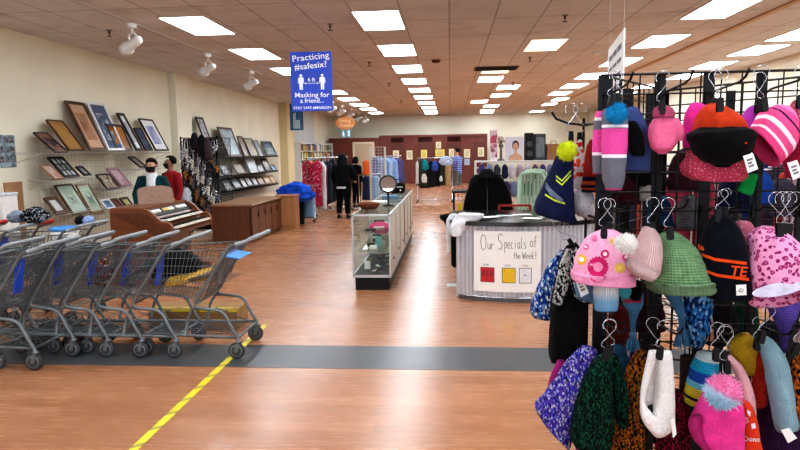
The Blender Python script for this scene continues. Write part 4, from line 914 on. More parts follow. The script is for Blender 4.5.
# ================================================================== GLASS DISPLAY CASE
M_gl=glass((248,251,249)); M_alu=mat((196,198,198),.35,.6,var=.05); M_cream=mat((214,208,196),.5,var=.05); M_deck=mat((60,58,62),.6,var=.2)
gx0,gx1=-1.13,-.685; gy=[6.87,8.32,9.75,11.15]; HZ=.885
for i in range(3):
    y0,y1=gy[i]+.004,gy[i+1]-.004; l=y1-y0; w=gx1-gx0; yc=(y0+y1)/2
    t=thing('display_case','%s glass topped display case of the row down the aisle'%('nearest','middle','farthest')[i],'display case',((gx0+gx1)/2,yc,0),(0,0,0),'row of glass display cases')
    MB().box((.0,0,.075),(w-.05,l-.04,.15)).build('kick_base',M_black,t)
    zb=.165; MB().box((0,0,zb),(w,l,.03)).build('deck',M_alu,t); MB().box((0,0,zb+.018),(w-.03,l-.03,.006)).build('deck_lining',M_deck,t)
    m=MB()
    for sx in (-1,1):
        for sy in (-1,1): m.box((sx*(w/2-.009),sy*(l/2-.009),(zb+HZ)/2),(.018,.018,HZ-zb))
    for sx in (-1,1): m.box((sx*(w/2-.009),0,HZ-.01),(.018,l,.02))
    for sy in (-1,1): m.box((0,sy*(l/2-.009),HZ-.01),(w,.018,.02))
    m.build('case_frame',M_alu,t)
    MB().box((0,0,HZ-.002),(w-.036,l-.036,.006)).build('glass_top',M_gl,t)
    MB().box((-w/2+.006,0,(zb+HZ)/2),(.005,l-.04,HZ-zb-.04)).build('glass_side',M_gl,t)
    MB().box((0,-l/2+.006,(zb+HZ)/2),(w-.04,.005,HZ-zb-.04)).build('glass_end',M_gl,t)
    MB().box((0,l/2-.012,(zb+HZ)/2),(w-.04,.008,HZ-zb-.04)).build('end_panel',M_cream,t)  # cream divider, added to brighten the inside of the case
    for z in (.44,.66): MB().box((-.02,0,z),(w-.12,l-.08,.006)).build('glass_shelf',M_gl,t)
    for k in range(2):
        d=MB().box((w/2-.006-.008*k,(-.245+.49*k)*l,(zb+HZ)/2),(.012,l*.49,HZ-zb-.04)).build('sliding_door',M_cream,t)
        MB().box((w/2+.003-.008*k,(-.04+.09*k)*l,(zb+HZ)/2),(.008,.02,HZ-zb-.1)).build('door_edge',M_black if i else M_alu,d)
        MB().box((w/2+.004,(-.25+.5*k)*l,.32),(.008,.06,.025)).build('finger_pull',M_black,d)
def item(name,label,cat,x,y,z,d,m,rz=0,group=None,bev=.004):
    o=MB().box((0,0,d[2]/2),d,bev=bev).build(name,m); o.location=(x,y,z+.001); o.rotation_euler=(0,0,rz); return tag(o,label,cat,group)
o=soft('pink_garment','folded bright pink garment on the upper glass shelf of the nearest case','garment',369,391,205,212,7.5,.16,fabric((226,90,140)),11); o.location.z=.72
z0=.19
n=0
for k in range(16):
    x=rnd.uniform(gx0+.07,gx1-.08); y=gy[0]+.1+k*.085
    item('jewelry_piece','small %s jewelry piece laid on the dark deck of the nearest glass case'%('silver','white','golden','black')[k%4],'jewelry',x,y,z0,(.05,.03,.012),(M_chrome,M_white,mat((190,160,90),.3,.8),M_black)[k%4],rnd.uniform(0,3),'%s jewelry on the dark case deck'%('silver','white','golden','black')[k%4])
for k in range(6):
    item('trinket_box',('small white trinket box on the middle shelf of the nearest case','small dark trinket box on the middle shelf of the nearest case')[k%2],'box',rnd.uniform(gx0+.12,gx1-.14),gy[0]+.25+k*.19,.444,(.09,.08,.045),(M_white,M_black)[k%2],.2*k,'trinket boxes in the glass case')
for k in range(5):
    item('watch_tray',('black tray of trinkets on the upper shelf of the nearest glass case','white tray of trinkets on the upper shelf of the nearest glass case')[k%2],'tray',-.95+.08*(k%2),gy[0]+.3+k*.22,.664,(.13,.11,.018),(M_black,M_white)[k%2],0,'trinket trays in the glass case')
item('aqua_card','shiny aqua blue card standing in the nearest glass case','card',-.88,7.35,.445,(.025,.16,.12),mat((130,210,214),.2,var=.1),.5); item('small_white_cup','small white cup box on the deck of the nearest glass case','box',-1.0,7.2,.191,(.07,.07,.09),M_white)
for k in range(24):
    i=1+k//12; x=rnd.uniform(gx0+.1,gx1-.12); y=rnd.uniform(gy[i]+.1,gy[i+1]-.1)
    item('trinket','small %s trinket lying inside the %s glass case'%(('black','white','blue','brown')[k%4],('middle','farthest')[i-1]),'trinket',x,y,.66+.004 if k%2 else z0,(.08,.06,.04),(M_black,M_white,M_lblue,M_or)[k%4],k,'trinkets in the further glass cases')
# things on the cases
p=P(369,209,z=HZ); t=thing('wicker_basket','shallow reddish brown wicker basket on the nearest glass case','basket',(p.x,p.y,HZ+.002)); M_wk=blotch((110,62,44),[(140,84,60),(84,44,32),(170,110,84)],90,.45)
MB().lathe([(.095,0),(.12,.03),(.135,.065),(.128,.065),(.112,.03),(.09,.008),(0,.008)],seg=22).build('basket_body',M_wk,t); MB().tube([(.134*math.cos(a*PI/11),.134*math.sin(a*PI/11),.066) for a in range(22)],.008,6,True).build('rim',M_wk,t)
p=P(388.5,206,z=HZ); t=thing('vanity_mirror','round black vanity mirror on a stand on the glass case','mirror',(p.x,p.y,HZ+.002),(0,0,.05)); s_=p.y/F; r=9.0*s_; zc=(206-184)*s_
MB().lathe([(.075,0),(.075,.01),(.02,.02),(.013,.03),(.013,zc-r)],seg=18).build('stand',M_black,t)
Rx=Matrix.Rotation(PI/2-.30,3,'X'); MB().lathe([(r*.82,.012),(r*.86,.018),(r,.016),(r*1.02,0),(r,-.016),(0,-.018)],(0,0,zc),28,Rx,smooth=False).build('mirror_frame',M_black,t)
MB().lathe([(0,.0145),(r*.85,.0145),(r*.85,.008),(0,.008)],(0,0,zc),28,Rx,smooth=False).build('mirror_glass',mat((220,230,236),.03,1.,var=.01),t)
a=P(399.5,187,z=HZ); b=P(414.5,187,Y=10.3); t=thing('black_handbag','black handbag with white trim on the far glass case','bag',(-.90,10.35,HZ+.002)); hb=.17
MB().box((0,0,hb/2),(.27,.14,hb),bev=.035).build('bag_body',fabric((20,20,24)),t); MB().tube([(-.08,-.05,hb-.02),(-.07,-.05,hb+.06),(.07,-.05,hb+.06),(.08,-.05,hb-.02)],.008,6).build('bag_handle',M_black,t)
m=MB(); m.box((0,-.072,hb*.62),(.2,.004,.012))
for q in (-.06,.06): m.box((q,-.072,hb*.3),(.02,.004,.03))
m.build('white_trim',M_white,t)
item('blue_towel','folded blue towel on the middle glass case','towel',-.9,9.1,HZ+.002,(.24,.3,.05),fabric((110,140,160)),.1); item('paper_stack','stack of white papers on the middle glass case','papers',-.98,8.55,HZ+.002,(.2,.28,.012),M_paper,.2)
# ================================================================== CORRUGATED COUNTER
ctr=(.75,7.62); Rc=1.30
def arc(a0,a1,n,R): return [(ctr[0]+R*math.sin(a0+(a1-a0)*i/n),ctr[1]-R*math.cos(a0+(a1-a0)*i/n)) for i in range(n+1)]
a0=-.545; a1=.62; t=thing('service_counter','round fronted counter clad in silver corrugated metal with a black top','counter',(0,0,0)); ZC=.855
N=300; ring=[(ctr[0]+(Rc+.011*math.sin(i*PI/5)*1.3)*math.sin(a0+(a1-a0)*i/N),ctr[1]-(Rc+.011*math.sin(i*PI/5)*1.3)*math.cos(a0+(a1-a0)*i/N)) for i in range(N+1)]
back=[(ring[-1][0],7.5),(ring[0][0],7.5)]; poly=ring+back; n=len(poly); m=MB()
m.add([(x,y,.045) for x,y in poly]+[(x,y,ZC-.045) for x,y in poly],[(i,(i+1)%n,(i+1)%n+n,i+n) for i in range(n)],0,False); m.build('corrugated_front',mat((222,224,230),.3,.55,var=.05,scale=8),t)
def slab(m,R,z0,z1,da=0.0,yb=7.5,xp=0,mi=0):
    pr=arc(a0-da,a1+da,60,R); pr=[(x,y) for x,y in pr]+[(pr[-1][0],yb),(pr[0][0],yb)]; n=len(pr)
    m.add([(x,y,z0) for x,y in pr]+[(x,y,z1) for x,y in pr],[tuple(range(n))[::-1],tuple(range(n,2*n))]+[(i,(i+1)%n,(i+1)%n+n,i+n) for i in range(n)],mi)
    return m
slab(MB(),Rc+.055,ZC-.045,ZC,.045,7.56).build('counter_top',mat((34,34,36),.18,var=.1,spec=.7),t)
slab(MB(),Rc-.03,0,.05,0).build('kick_plate',mat((120,124,130),.4,.5),t)
m=MB(); pr=arc(a0,a1,60,Rc+.012); m.tube([(x,y,.052) for x,y in pr],.008,6); m.build('bottom_trim',M_chrome,t)
for e in (0,-1): MB().box((ring[e][0]+(.0 if e==0 else 0),ring[e][1]+.02,ZC/2),(.03,.04,ZC-.06)).build('corner_post',M_alu,t)
# paper sign taped to its front
xa,xb_=P(474,260,Y=6.33).x,P(540.5,260,Y=6.33).x
def on_arc(x): return ctr[1]-math.sqrt((Rc+.0175)**2-(x-ctr[0])**2)
zt,zb=P(507,231,Y=6.33).z,P(507,292,Y=6.33).z
o_=bpy.data.objects.new('handwritten_sign',None)
t=thing('handwritten_sign','white paper sign handwritten Our Specials of the Week! on the counter front','sign',((xa+xb_)/2,6.3,0)); wS=xb_-xa; n=12
def bent(m,pts,fs,off,mi=0):   # pts (u,v) on the sheet, 0..1 from the top corner
    out=[]
    for u,v in pts:
        x=xa+u*wS; out.append((x-t.location.x,on_arc(x)-off-t.location.y,zt+(zb-zt)*v))
    m.add(out,fs,mi); return m
m=MB(); bent(m,[(i/n,j) for j in (0,1) for i in range(n+1)],[(i,i+1,n+2+i,n+1+i)[::-1] for i in range(n)],.002); m.build('paper_sheet',M_paper,t)
G={'O':[[(.5,0),(.15,.15),(.05,.5),(.2,.9),(.5,1),(.85,.85),(.95,.5),(.8,.12),(.45,0),(.3,.12)]],'u':[[(.1,.45),(.12,.85),(.35,1),(.65,.9),(.8,.45)],[(.8,.45),(.85,1)]],'r':[[(.2,.45),(.22,1)],[(.22,.65),(.45,.45),(.75,.48)]],
'S':[[(.9,.12),(.55,0),(.2,.12),(.2,.38),(.6,.55),(.85,.75),(.65,.98),(.15,.95)]],'p':[[(.2,.45),(.2,1.4)],[(.2,.55),(.5,.42),(.8,.62),(.6,.95),(.2,.95)]],'e':[[(.1,.72),(.8,.7),(.7,.48),(.35,.45),(.1,.72),(.3,1),(.8,.95)]],'c':[[(.8,.5),(.4,.45),(.12,.72),(.35,1),(.8,.95)]],'i':[[(.4,.45),(.42,1)],[(.4,.25),(.42,.28)]],'a':[[(.8,.5),(.4,.45),(.12,.75),(.4,1),(.8,.8),(.8,.45),(.85,1)]],'l':[[(.4,0),(.42,1)]],'s':[[(.75,.5),(.4,.45),(.25,.6),(.65,.78),(.6,.97),(.15,.97)]],
'o':[[(.5,.45),(.15,.6),(.2,.95),(.6,1),(.85,.75),(.5,.45)]],'f':[[(.8,.08),(.5,0),(.4,.3),(.4,1.05)],[(.1,.5),(.75,.48)]],'t':[[(.4,.1),(.42,1)],[(.1,.42),(.8,.4)]],'h':[[(.15,0),(.17,1)],[(.17,.65),(.5,.45),(.75,.6),(.78,1)]],'W':[[(0,.1),(.25,1),(.5,.35),(.75,1),(1,.05)]],'k':[[(.15,0),(.17,1)],[(.75,.45),(.2,.72),(.8,1)]],'!':[[(.45,0),(.42,.7)],[(.4,.95),(.43,1)]],'R':[[(.15,1),(.15,0),(.6,.05),(.7,.3),(.2,.5),(.75,1)]],'E':[[(.8,0),(.15,0),(.15,1),(.8,1)],[(.15,.5),(.65,.5)]],'D':[[(.15,0),(.15,1),(.6,.9),(.8,.5),(.6,.08),(.15,0)]],'-':[[(.1,.6),(.9,.58)]]}
def scribe(m,word,u,v,w,h,th=.006,off=.0035):
    for ch in word:
        for st in G.get(ch,[]):
            for (x0,y0),(x1,y1) in zip(st,st[1:]):
                A=Vector((u+x0*w,v+y0*h)); B=Vector((u+x1*w,v+y1*h)); d=(B-A); d=d.normalized() if d.length else Vector((1,0)); q=Vector((-d.y*th*.5*1.1,d.x*th*.5)); A-=d*th*.3; B+=d*th*.3
                bent(m,[tuple(A-q),tuple(B-q),tuple(B+q),tuple(A+q)],[(0,1,2,3)],off)
        u+=w*(1.12 if ch.isupper() else .92)
    return m
M_pen=mat((40,40,52),.7)
m=MB(); scribe(m,'O',.10,.06,.09,.26,.007); scribe(m,'ur',.205,.14,.055,.16,.006); scribe(m,'S',.35,.04,.09,.26,.008); scribe(m,'pecials',.45,.10,.052,.18,.006); scribe(m,'of',.83,.08,.06,.17,.007); scribe(m,'the',.59,.34,.038,.10,.006); scribe(m,'Week!',.725,.33,.046,.115,.006); m.build('handwriting',M_pen,t)
for (u0,v0,u1,v1),c,nm in (((.105,.60,.305,.84),(196,44,50),'red'),((.425,.60,.62,.84),(226,186,40),'yellow'),((.68,.60,.86,.84),(226,226,228),'white')):
    m=MB(); bent(m,[(u0,v0),(u1,v0),(u1,v1),(u0,v1)],[(0,3,2,1)],.004); sq=m.build('color_square',mat(c,.7,var=.08),t); sq['label']=nm+' square swatch'
    m=MB()
    for A,B in (((u0,v0),(u1,v0)),((u1,v0),(u1,v1)),((u1,v1),(u0,v1)),((u0,v1),(u0,v0))):
        d=(Vector(B)-Vector(A)).normalized()*.004; q=Vector((-d.y,d.x)); bent(m,[tuple(Vector(A)-q-d),tuple(Vector(B)-q+d),tuple(Vector(B)+q+d),tuple(Vector(A)+q-d)],[(0,1,2,3)],.0055)
    if nm=='red': scribe(m,'RED',u0+.025,v0+.05,.05,.09,.009,.0055)
    if nm=='white': scribe(m,'-',u0+.06,v0+.08,.05,.06,.012,.0055)
    m.build('pen_outline',M_pen,sq)
m=MB()
for u in (.14,.46,.72): scribe(m,'eoue',u,.52,.024,.05,.004)
m.build('faint_caption',mat((150,150,158),.7),t)
# on and around the counter
z=ZC
cloth('white_shirt','white garment draped over the counter corner','garment',[((458,213),(484,214)),((455,217),(478,220)),((451,222),(472,224)),((450,230),(466,229)),((452,236),(462,236))],6.45,.05,fabric((226,228,230)),wob=.12,seed=3)
cloth('white_sleeve','white sleeve hanging down beside the black cloth at the counter corner','garment',[(214,450,458),(222,446,453),(236,446,451),(246,447,450),(254,447,449)],6.55,.025,fabric((218,220,224)),wob=.1,seed=5)
cloth('black_garment','black garment lying over the counter corner','garment',[((441,215),(470,213)),((440,218),(462,218)),((444,222),(456,224)),((446,229),(452,230))],6.68,.08,M_blackcloth,wob=.12,seed=8)
t=thing('black_tote','black tote hanging behind the counter corner','bag',(P(455,255,Y=6.95).x,6.95,.28)); 
MB().box((0,0,.22),(.09,.34,.44),bev=.03).build('tote_body',M_blackcloth,t); MB().tube([(0,-.1,.42),(0,-.08,.6),(0,.08,.6),(0,.1,.42)],.008,6).build('strap',M_blackcloth,t)
for k,(x,y,rz) in enumerate(((490,217,.4),(505,216,-.3),(522,215,.2),(548,217,.5),(532,219,-.5))):
    p=P(x,y,z=ZC); item('paper_sheet','%s loose paper on the black counter top, counted from the white garment'%ORD[k],'paper',p.x,p.y,ZC+.001+.0015*k,(.2,.14,.002),[M_paper,mat((190,200,200),.3)][k%2],rz,'papers on the counter top',.0)
# black jacket on its stand behind the counter
p=P(488,215,Y=8.3)
t=thing('garment_stand','black metal garment stand behind the counter','stand',(p.x,8.36,0)); zt=P(488,172,Y=8.3).z
MB().tube([(0,0,.02),(0,0,zt+.04)],.016,8).tube([(-.2,0,zt-.06),(0,0,zt),(.2,0,zt-.06)],.014,8).build('pole',M_black,t); MB().lathe([(.22,0),(.22,.015),(.03,.03)],seg=20).build('base',M_black,t)
jk=cloth('black_jacket','black zipped jacket hanging on the stand behind the counter','jacket',[(171.5,483,491),(175,477,498),(181,470,505),(195,467,508),(208,465,509),(222,465,510)],8.3,.10,M_blackcloth,wob=.08,seed=4,folds=5)
L=[((476,178),(484,180)),((469,186),(477,190)),((464.5,200),(473,203)),((463,214),(471,216)),((463.5,224),(470,225))]; cloth('sleeve','','',L,8.24,.07,M_blackcloth,parent=jk,wob=.06,seed=9)
L=[((493,180),(500,177)),((500,190),(507,186)),((504,203),(512,200)),((506,216),(513,214)),((506,225),(512,224))]; cloth('sleeve','','',L,8.24,.07,M_blackcloth,parent=jk,wob=.06,seed=19)
m=MB(); m.tube([P(486,174,Y=8.17),P(487.5,190,Y=8.15),P(487,222,Y=8.15)],.006,6); m.build('zipper',mat((70,72,76),.3,.8),jk,jk.location)
cloth('collar','','',[(170,482,492),(174,479,496),(178,481,494)],8.22,.06,fabric((30,30,34)),parent=jk,wob=.04,seed=2)
# red tubular frame
a=P(499,221,Y=7.85); b=P(530,204.5,Y=7.85)
t=thing('red_tube_frame','red square tube display frame standing behind the counter','frame',((a.x+b.x)/2,7.85,0)); hw=(b.x-a.x)/2; M_rt=mat((150,40,30),.35)
MB().box((-hw,0,b.z/2),(.028,.028,b.z)).box((hw,0,b.z/2),(.028,.028,b.z)).box((0,0,b.z-.01),(2*hw,.028,.028)).build('tube_frame',M_rt,t); MB().box((-hw,0,.012),(.04,.4,.024)).box((hw,0,.012),(.04,.4,.024)).build('foot',M_rt,t)
# yellow and black items left of the jacket
p=P(460,208,Y=8.6); t=thing('wet_floor_sign','narrow yellow folded sign standing behind the black table','sign',(p.x,8.6,0)); zz=P(460,203,Y=8.6).z
MB().prism([(-.05,0),(.05,0),(.03,zz),(-.03,zz)],-.02,-.012).build('front_leaf',mat((220,196,40),.5),t); MB().prism([(-.05,0),(.05,0),(.03,zz),(-.03,zz)],.06,.068).build('rear_leaf',mat((220,196,40),.5),t)
p=P(464,191,Y=9.6); t=thing('side_table','small black table behind the black jacket','table',(p.x+.12,9.6,0)); zz=P(464,190,Y=9.6).z
MB().box((0,0,zz-.015),(.62,.5,.03),bev=.005).build('table_top',M_black,t)
for sx in (-1,1):
    for sy in (-1,1): MB().box((sx*.28,sy*.22,zz/2-.015),(.03,.03,zz-.03)).build('leg',M_black,t)
# green plastic chairs
p0,p1=P(519,212,Y=9.2),P(548,172,Y=9.2); M_gr=mat((168,196,172),.35,var=.06)
for k,(dx,dy,nm) in enumerate(((0,0,'pale green plastic garden chair with slotted back behind the counter'),(.07,.22,'second pale green plastic chair stacked behind the first one'))):
    t=thing('plastic_chair',nm,'chair',((p0.x+p1.x)/2+dx,9.2+dy,0),(0,0,.12),'pale green plastic chairs'); w=.5; zt=p1.z+.02*k
    m=MB(); 
    for s in (-1,1): m.tube([(s*.23,.0,.42),(s*.22,.05,.7),(s*.19,.09,zt-.08),(s*.14,.1,zt-.02)],.024,8)
    m.tube([(-.15,.1,zt-.02),(0,.1,zt+.0),(.15,.1,zt-.02)],.026,8)
    for q in range(6): m.tube([(-.15+.06*q,.02,.46),(-.15+.06*q,.07,.7),(-.13+.052*q,.09,zt-.03)],.016,6)
    m.tube([(-.2,.07,.75),(.2,.07,.75)],.02,6); m.build('backrest',M_gr,t)
    MB().box((0,-.2,.42),(.48,.46,.03),bev=.012).build('seat',M_gr,t)
    for s in (-1,1):
        MB().tube([(s*.21,.02,.41),(s*.24,.1,0)],.022,8).build('leg',M_gr,t); MB().tube([(s*.22,-.4,.41),(s*.24,-.44,0)],.022,8).build('leg',M_gr,t)
        MB().tube([(s*.23,-.4,.42),(s*.26,-.38,.62),(s*.26,-.1,.66),(s*.23,.04,.66)],.02,8).build('armrest',M_gr,t)
# white wire gondola with goods
gx,gxb,gY=P(476,180,Y=11.).x,P(590,180,Y=11.).x,11.; gz=P(520,161,Y=gY).z
t=thing('wire_gondola','white wire grid gondola full of goods behind the counter','gondola',((gx+gxb)/2,gY,0)); w=gxb-gx
m=MB(); gridpanel(m,(0,0,gz/2+.04),(1,0,0),(0,0,1),w,gz-.08,.115,.006); gridpanel(m,(0,.55,gz/2+.04),(1,0,0),(0,0,1),w,gz-.08,.115,.006); gridpanel(m,(-w/2,.275,gz/2+.04),(0,1,0),(0,0,1),.55,gz-.08,.115,.006); gridpanel(m,(w/2,.275,gz/2+.04),(0,1,0),(0,0,1),.55,gz-.08,.115,.006); m.build('grid_panel',M_white,t)
for z in (.35,.75,gz-.01): MB().box((0,.275,z),(w-.03,.52,.02)).build('shelf',M_white,t)
cl=[(90,70,110),(180,176,190),(70,90,140),(200,190,196),(120,110,120),(60,60,66),(206,120,140),(150,160,170)]
cn=('purple','pale grey','blue','white','grey','black','pink','grey blue')
for k in range(22):
    z=.765 if k<11 else .365; x=gx+.12+(w-.2)*(k%11)/10.5
    o=soft('folded_garment','folded %s item, %s along the %s shelf of the white wire gondola'%(cn[k%8],ORD[k%11],('upper','lower')[k//11]),'garment',200,215,100,108,11.3,.15,fabric(cl[k%8]),k,'folded goods in the wire gondola')
    bz=min(v.co.z for v in o.data.vertices); sc=.22/max(.01,max(v.co.x for v in o.data.vertices)-min(v.co.x for v in o.data.vertices)); o.scale=(sc,1,sc*1.7); o.location=(x,gY+.28,z-bz*sc*1.7+.004)
for k in range(26):
    r_=k//13; x0=479+7.6*(k%13)+2*r_; c=[(70,60,110),(40,44,70),(190,186,196),(120,130,160),(206,200,206),(90,70,90),(60,64,80),(170,150,160)][(k*3)%8]; nm=('purple','navy','pale grey','grey blue','white','mauve','slate','rose grey')[(k*3)%8]
    cloth('hanging_accessory','%s small item, %s on the %s row of the wire gondola front'%(nm,(ORD+['last'])[min(k%13,13)],('upper','lower')[r_]),'accessory',[(164.5+17*r_,x0+1.6,x0+4),(168+17*r_,x0,x0+6),(174+17*r_,x0-.2,x0+6.4),(178+17*r_,x0+.6,x0+5.6)],10.9,.05,fabric(c),group='small items on the gondola front',seed=k,open_=False,wob=.15)
def topbox(name,label,cat,x0,x1,y0,m,Y=11.2,d=.2,extra=None):
    a=P(x0,161,Y=Y);b=P(x1,y0,Y=Y); t=thing(name,label,cat,((a.x+b.x)/2,Y,gz+.002)); h=b.z-gz; MB().box((0,0,h/2),(b.x-a.x,d,h),bev=.006).build('carton' if extra!='f' else 'panel',m,t); return t,b.x-a.x,h
t_,w_,h_=topbox('pink_carton','tall pink and white carton on the wire gondola','carton',490,497,130,blotch((226,200,204),[(200,130,140),(240,230,230),(150,110,120)],14,.5)); MB().box((0,-.102,h_*.7),(w_*.7,.004,h_*.25)).build('carton_label',mat((190,70,100),.5),t_)
t=thing('flower_ornament','tall grey and white ornament with a rose top on the gondola','ornament',(P(501,160,Y=11.2).x,11.2,gz+.002)); hh=P(501,136,Y=11.2).z-gz
MB().lathe([(.07,0),(.07,.02),(.025,.04),(.02,hh*.5),(.05,hh*.6),(.02,hh*.7),(.03,hh*.8)],seg=14).build('pedestal',mat((120,116,110),.4,.3),t); MB().ball((0,0,hh*.88),(.06,.06,.05)).ball((.05,-.03,hh*.8),.03).ball((-.05,-.02,hh*.76),.03).build('blossoms',mat((196,180,170),.6,var=.3),t)
# portrait poster board
a=P(505,161,Y=11.15);b=P(523.5,137,Y=11.15); W2,H2_=b.x-a.x,b.z-gz; t=thing('portrait_board','white display board with a photo portrait of a smiling person','poster',((a.x+b.x)/2,11.1,gz+.002))
MB().box((0,.02,H2_/2),(W2,.03,H2_)).build('board',mat((216,214,222),.5,var=.03),t)
m=MB(); cx_=W2*.06; zc=H2_*.60; f=.003
def el(cx,cz,rx,rz,y,mi): n_=20; m.add([(cx+rx*math.cos(2*PI*k/n_),y,cz+rz*math.sin(2*PI*k/n_)) for k in range(n_)],[tuple(range(n_))],mi)
el(cx_,zc+.02,.062,.088,f,1); el(cx_,zc,.048,.07,f-.001,0); m.add([(cx_-.13,f,.0),(cx_+.13,f,0),(cx_+.11,f,.09),(cx_+.03,f,.13),(cx_-.03,f,.13),(cx_-.11,f,.09)],[tuple(range(6))],0); m.add([(cx_-.022,f-.0005,.1),(cx_+.022,f-.0005,.1),(cx_+.022,f-.0005,zc-.04),(cx_-.022,f-.0005,zc-.04)],[(0,1,2,3)],0)
for s in (-1,1): el(cx_+s*.018,zc+.014,.008,.004,f-.002,1)
el(cx_,zc-.034,.016,.005,f-.002,2); m.add([(cx_-.005,f-.002,zc-.012),(cx_+.005,f-.002,zc-.012),(cx_,f-.002,zc+.008)],[(0,1,2)],3)
m.build('printed_portrait',[mat((206,160,134),.6,var=.04),mat((52,34,26),.6),mat((180,80,76),.6),mat((186,138,114),.6)],t)
t_,w_,h_=topbox('black_stereo','black stereo box with round speakers on the wire gondola','stereo',524.5,533,133,M_black); 
for q in (.25,.6): MB().lathe([(.05,0),(.05,.012),(.03,.012),(0,.004)],(0,-.1,h_*q),16,Matrix.Rotation(PI/2,3,'X')).build('speaker_cone',mat((70,72,76),.4),t_)
t_,w_,h_=topbox('dark_picture_box','dark grey framed box standing on the wire gondola','box',534,545,134,mat((48,50,54),.4)); MB().box((0,-.102,h_*.5),(w_*.75,.004,h_*.75)).build('picture',pk([(70,76,84),(110,116,120),(40,40,44)],4,44),t_)
t_,w_,h_=topbox('brown_bag','brown paper bag standing on the wire gondola','bag',546,559,144,mat((150,104,70),.8,var=.1,scale=8)); MB().tube([(-.06,-.1,h_-.02),(-.04,-.1,h_+.05),(.04,-.1,h_+.05),(.06,-.1,h_-.02)],.006,6).build('bag_handle',mat((120,80,54),.8),t_)
# ================================================================== CLOTHES RACKS DOWN THE STORE
def garment(name,label,cat,x0,x1,y0,y1,Y,m,group=None,seed=0,d=.07,flare=1.,skew=0.):
    c=(x0+x1)/2; w=(x1-x0)/2; h=y1-y0; lv=[]
    for f,k in ((0,.22),(.05,.45),(.11,.86),(.25,.9),(.5,.84),(.8,.92*flare),(1,1.0*flare)): lv.append((y0+h*f,c-w*k+skew*f,c+w*k+skew*f))
    return cloth(name,label,cat,lv,Y,d,m,group=group,wob=.1,seed=seed,folds=5,sub=3,seg=20)
def rail_rack(label,xa,xb,Ya,Yb,z,name='clothes_rack'):
    t=thing(name,label,'clothes rack',((xa+xb)/2,(Ya+Yb)/2,0)); a=Vector((xa-(xa+xb)/2,Ya-(Ya+Yb)/2,z)); b=-a; b.z=z; d=(b-a).normalized(); q=Vector((-d.y,d.x,0))*.26
    m=MB().tube([a,b],.016,8); m.build('rail',M_chrome,t); m=MB()
    for e in (a,b):
        f=Vector((e.x,e.y,.06)); m.tube([f,e],.015,8); m.tube([f-q,f+q],.016,8)
    m.bar(Vector((a.x,a.y,.08)),Vector((b.x,b.y,.08)),.014,6); m.build('stand_frame',M_chrome,t); m=MB()
    for e in (a,b):
        for s in (-1,1): m.ball(Vector((e.x,e.y,.03))+q*s,.03,10,6)
    m.build('caster',M_black,t); return t
# rounder of jackets nearest the cabinets
Yj=13.9; p0,p1=P(284,184,Y=Yj),P(313,184,Y=Yj); rail_rack('low chrome rack loaded with blue and grey jackets',p0.x,p1.x,Yj,Yj+.1,P(298,186,Y=Yj).z)
for k,(x0,x1,y0,y1,c,nm) in enumerate(((279,293,189,219,(70,84,120),'slate blue jacket'),(288,300,189,222,(46,60,96),'navy jacket'),(294,305,190,221,(76,84,78),'grey green jacket'),(299,310,191,216,(58,110,190),'bright blue jacket'),(304,315,192,217,(120,150,180),'pale denim jacket'),(297,304,200,224,(24,24,28),'black trouser garment'))):
    garment('jacket','%s hanging on the low rack by the oak counter end'%nm,'jacket',x0,x1,y0,y1,Yj-.12*k,fabric(c),'jackets on the low rack',k)
bf=cloth('blue_fleece','bright blue fleece thrown over the top of the low jacket rack','fleece',[((292,182.5),(303,183.5)),((286,185),(309,187)),((280,189),(312,191)),((278,192.5),(314,195)),((279,195),(313,199))],Yj-.75,.22,fabric((34,86,196),'fleece',.3,20),wob=.14,seed=14,open_=False,crinkle=.18,folds=7)
cloth('sleeve','','',[((284,186),(290,184)),((279,192),(286,192)),((277,197),(284,198))],Yj-.95,.06,fabric((30,76,194),'fleece',.3,20),parent=bf,seed=16,wob=.1,crinkle=.1)
# dresses and dark clothes, then the shoppers
Yd=15.3; rail_rack('long chrome rolling rack with floral dresses and dark trousers',P(309,160,Y=Yd).x,P(337,160,Y=Yd).x,Yd-.3,Yd+1.6,P(318,158,Y=Yd).z)
flor=blotch((170,40,70),[(232,214,214),(60,40,80),(226,180,190),(200,60,80)],26,.34)
garment('dress','red and white floral dress nearer the blue fleece','dress',302,313,160,197,Yd-.1,flor,'floral dresses',1); garment('dress','red and white floral dress nearer the dark trousers','dress',311.5,323,160,206,Yd-.22,flor,'floral dresses',2)
garment('dress','white dress hanging between the floral dresses and the dark trousers','dress',318,327,162,209,Yd,fabric((216,210,214)),None,3)
for k in range(6): garment('trousers','%s pair of dark trousers beyond the floral dresses'%ORD[k],'trousers',321+k*2.6,328+k*2.6,161-k*.2,205-k*1.2,Yd+.3+.22*k,fabric([(44,48,62),(30,34,46),(54,58,74),(24,26,34),(62,66,80),(34,32,40)][k]),'dark trousers on the long rack',k)
for k in range(5): garment('blouse','%s brown patterned blouse hanging behind the long haired shopper'%ORD[k],'blouse',328+k*3,338+k*3,158.5,182,17.2+.2*k,blotch([(70,54,50),(40,36,40),(90,76,70),(52,40,44),(30,28,30)][k],[(140,120,110),(30,26,28)],40,.35),'patterned blouses',k)
rail_rack('chrome rack of patterned blouses behind the shoppers',P(327,160,Y=17.9).x,P(345,160,Y=17.9).x,17.1,18.2,P(335,157,Y=17.9).z)
garment('orange_blouse','orange top hanging beyond the shoppers in black','top',362.5,370.5,160,175,16.6,fabric((226,104,40)),None,4)
for k in range(4): garment('jeans','%s pair of jeans on the lower rail beyond the shoppers'%('dark blue','mid blue','pale blue','lightest blue')[k],'jeans',362+k*3.4,370+k*3.4,175.5,200,16.4+.2*k,fabric([(36,44,66),(64,90,126),(120,160,200),(150,184,214)][k]),'jeans on the lower rail',k)
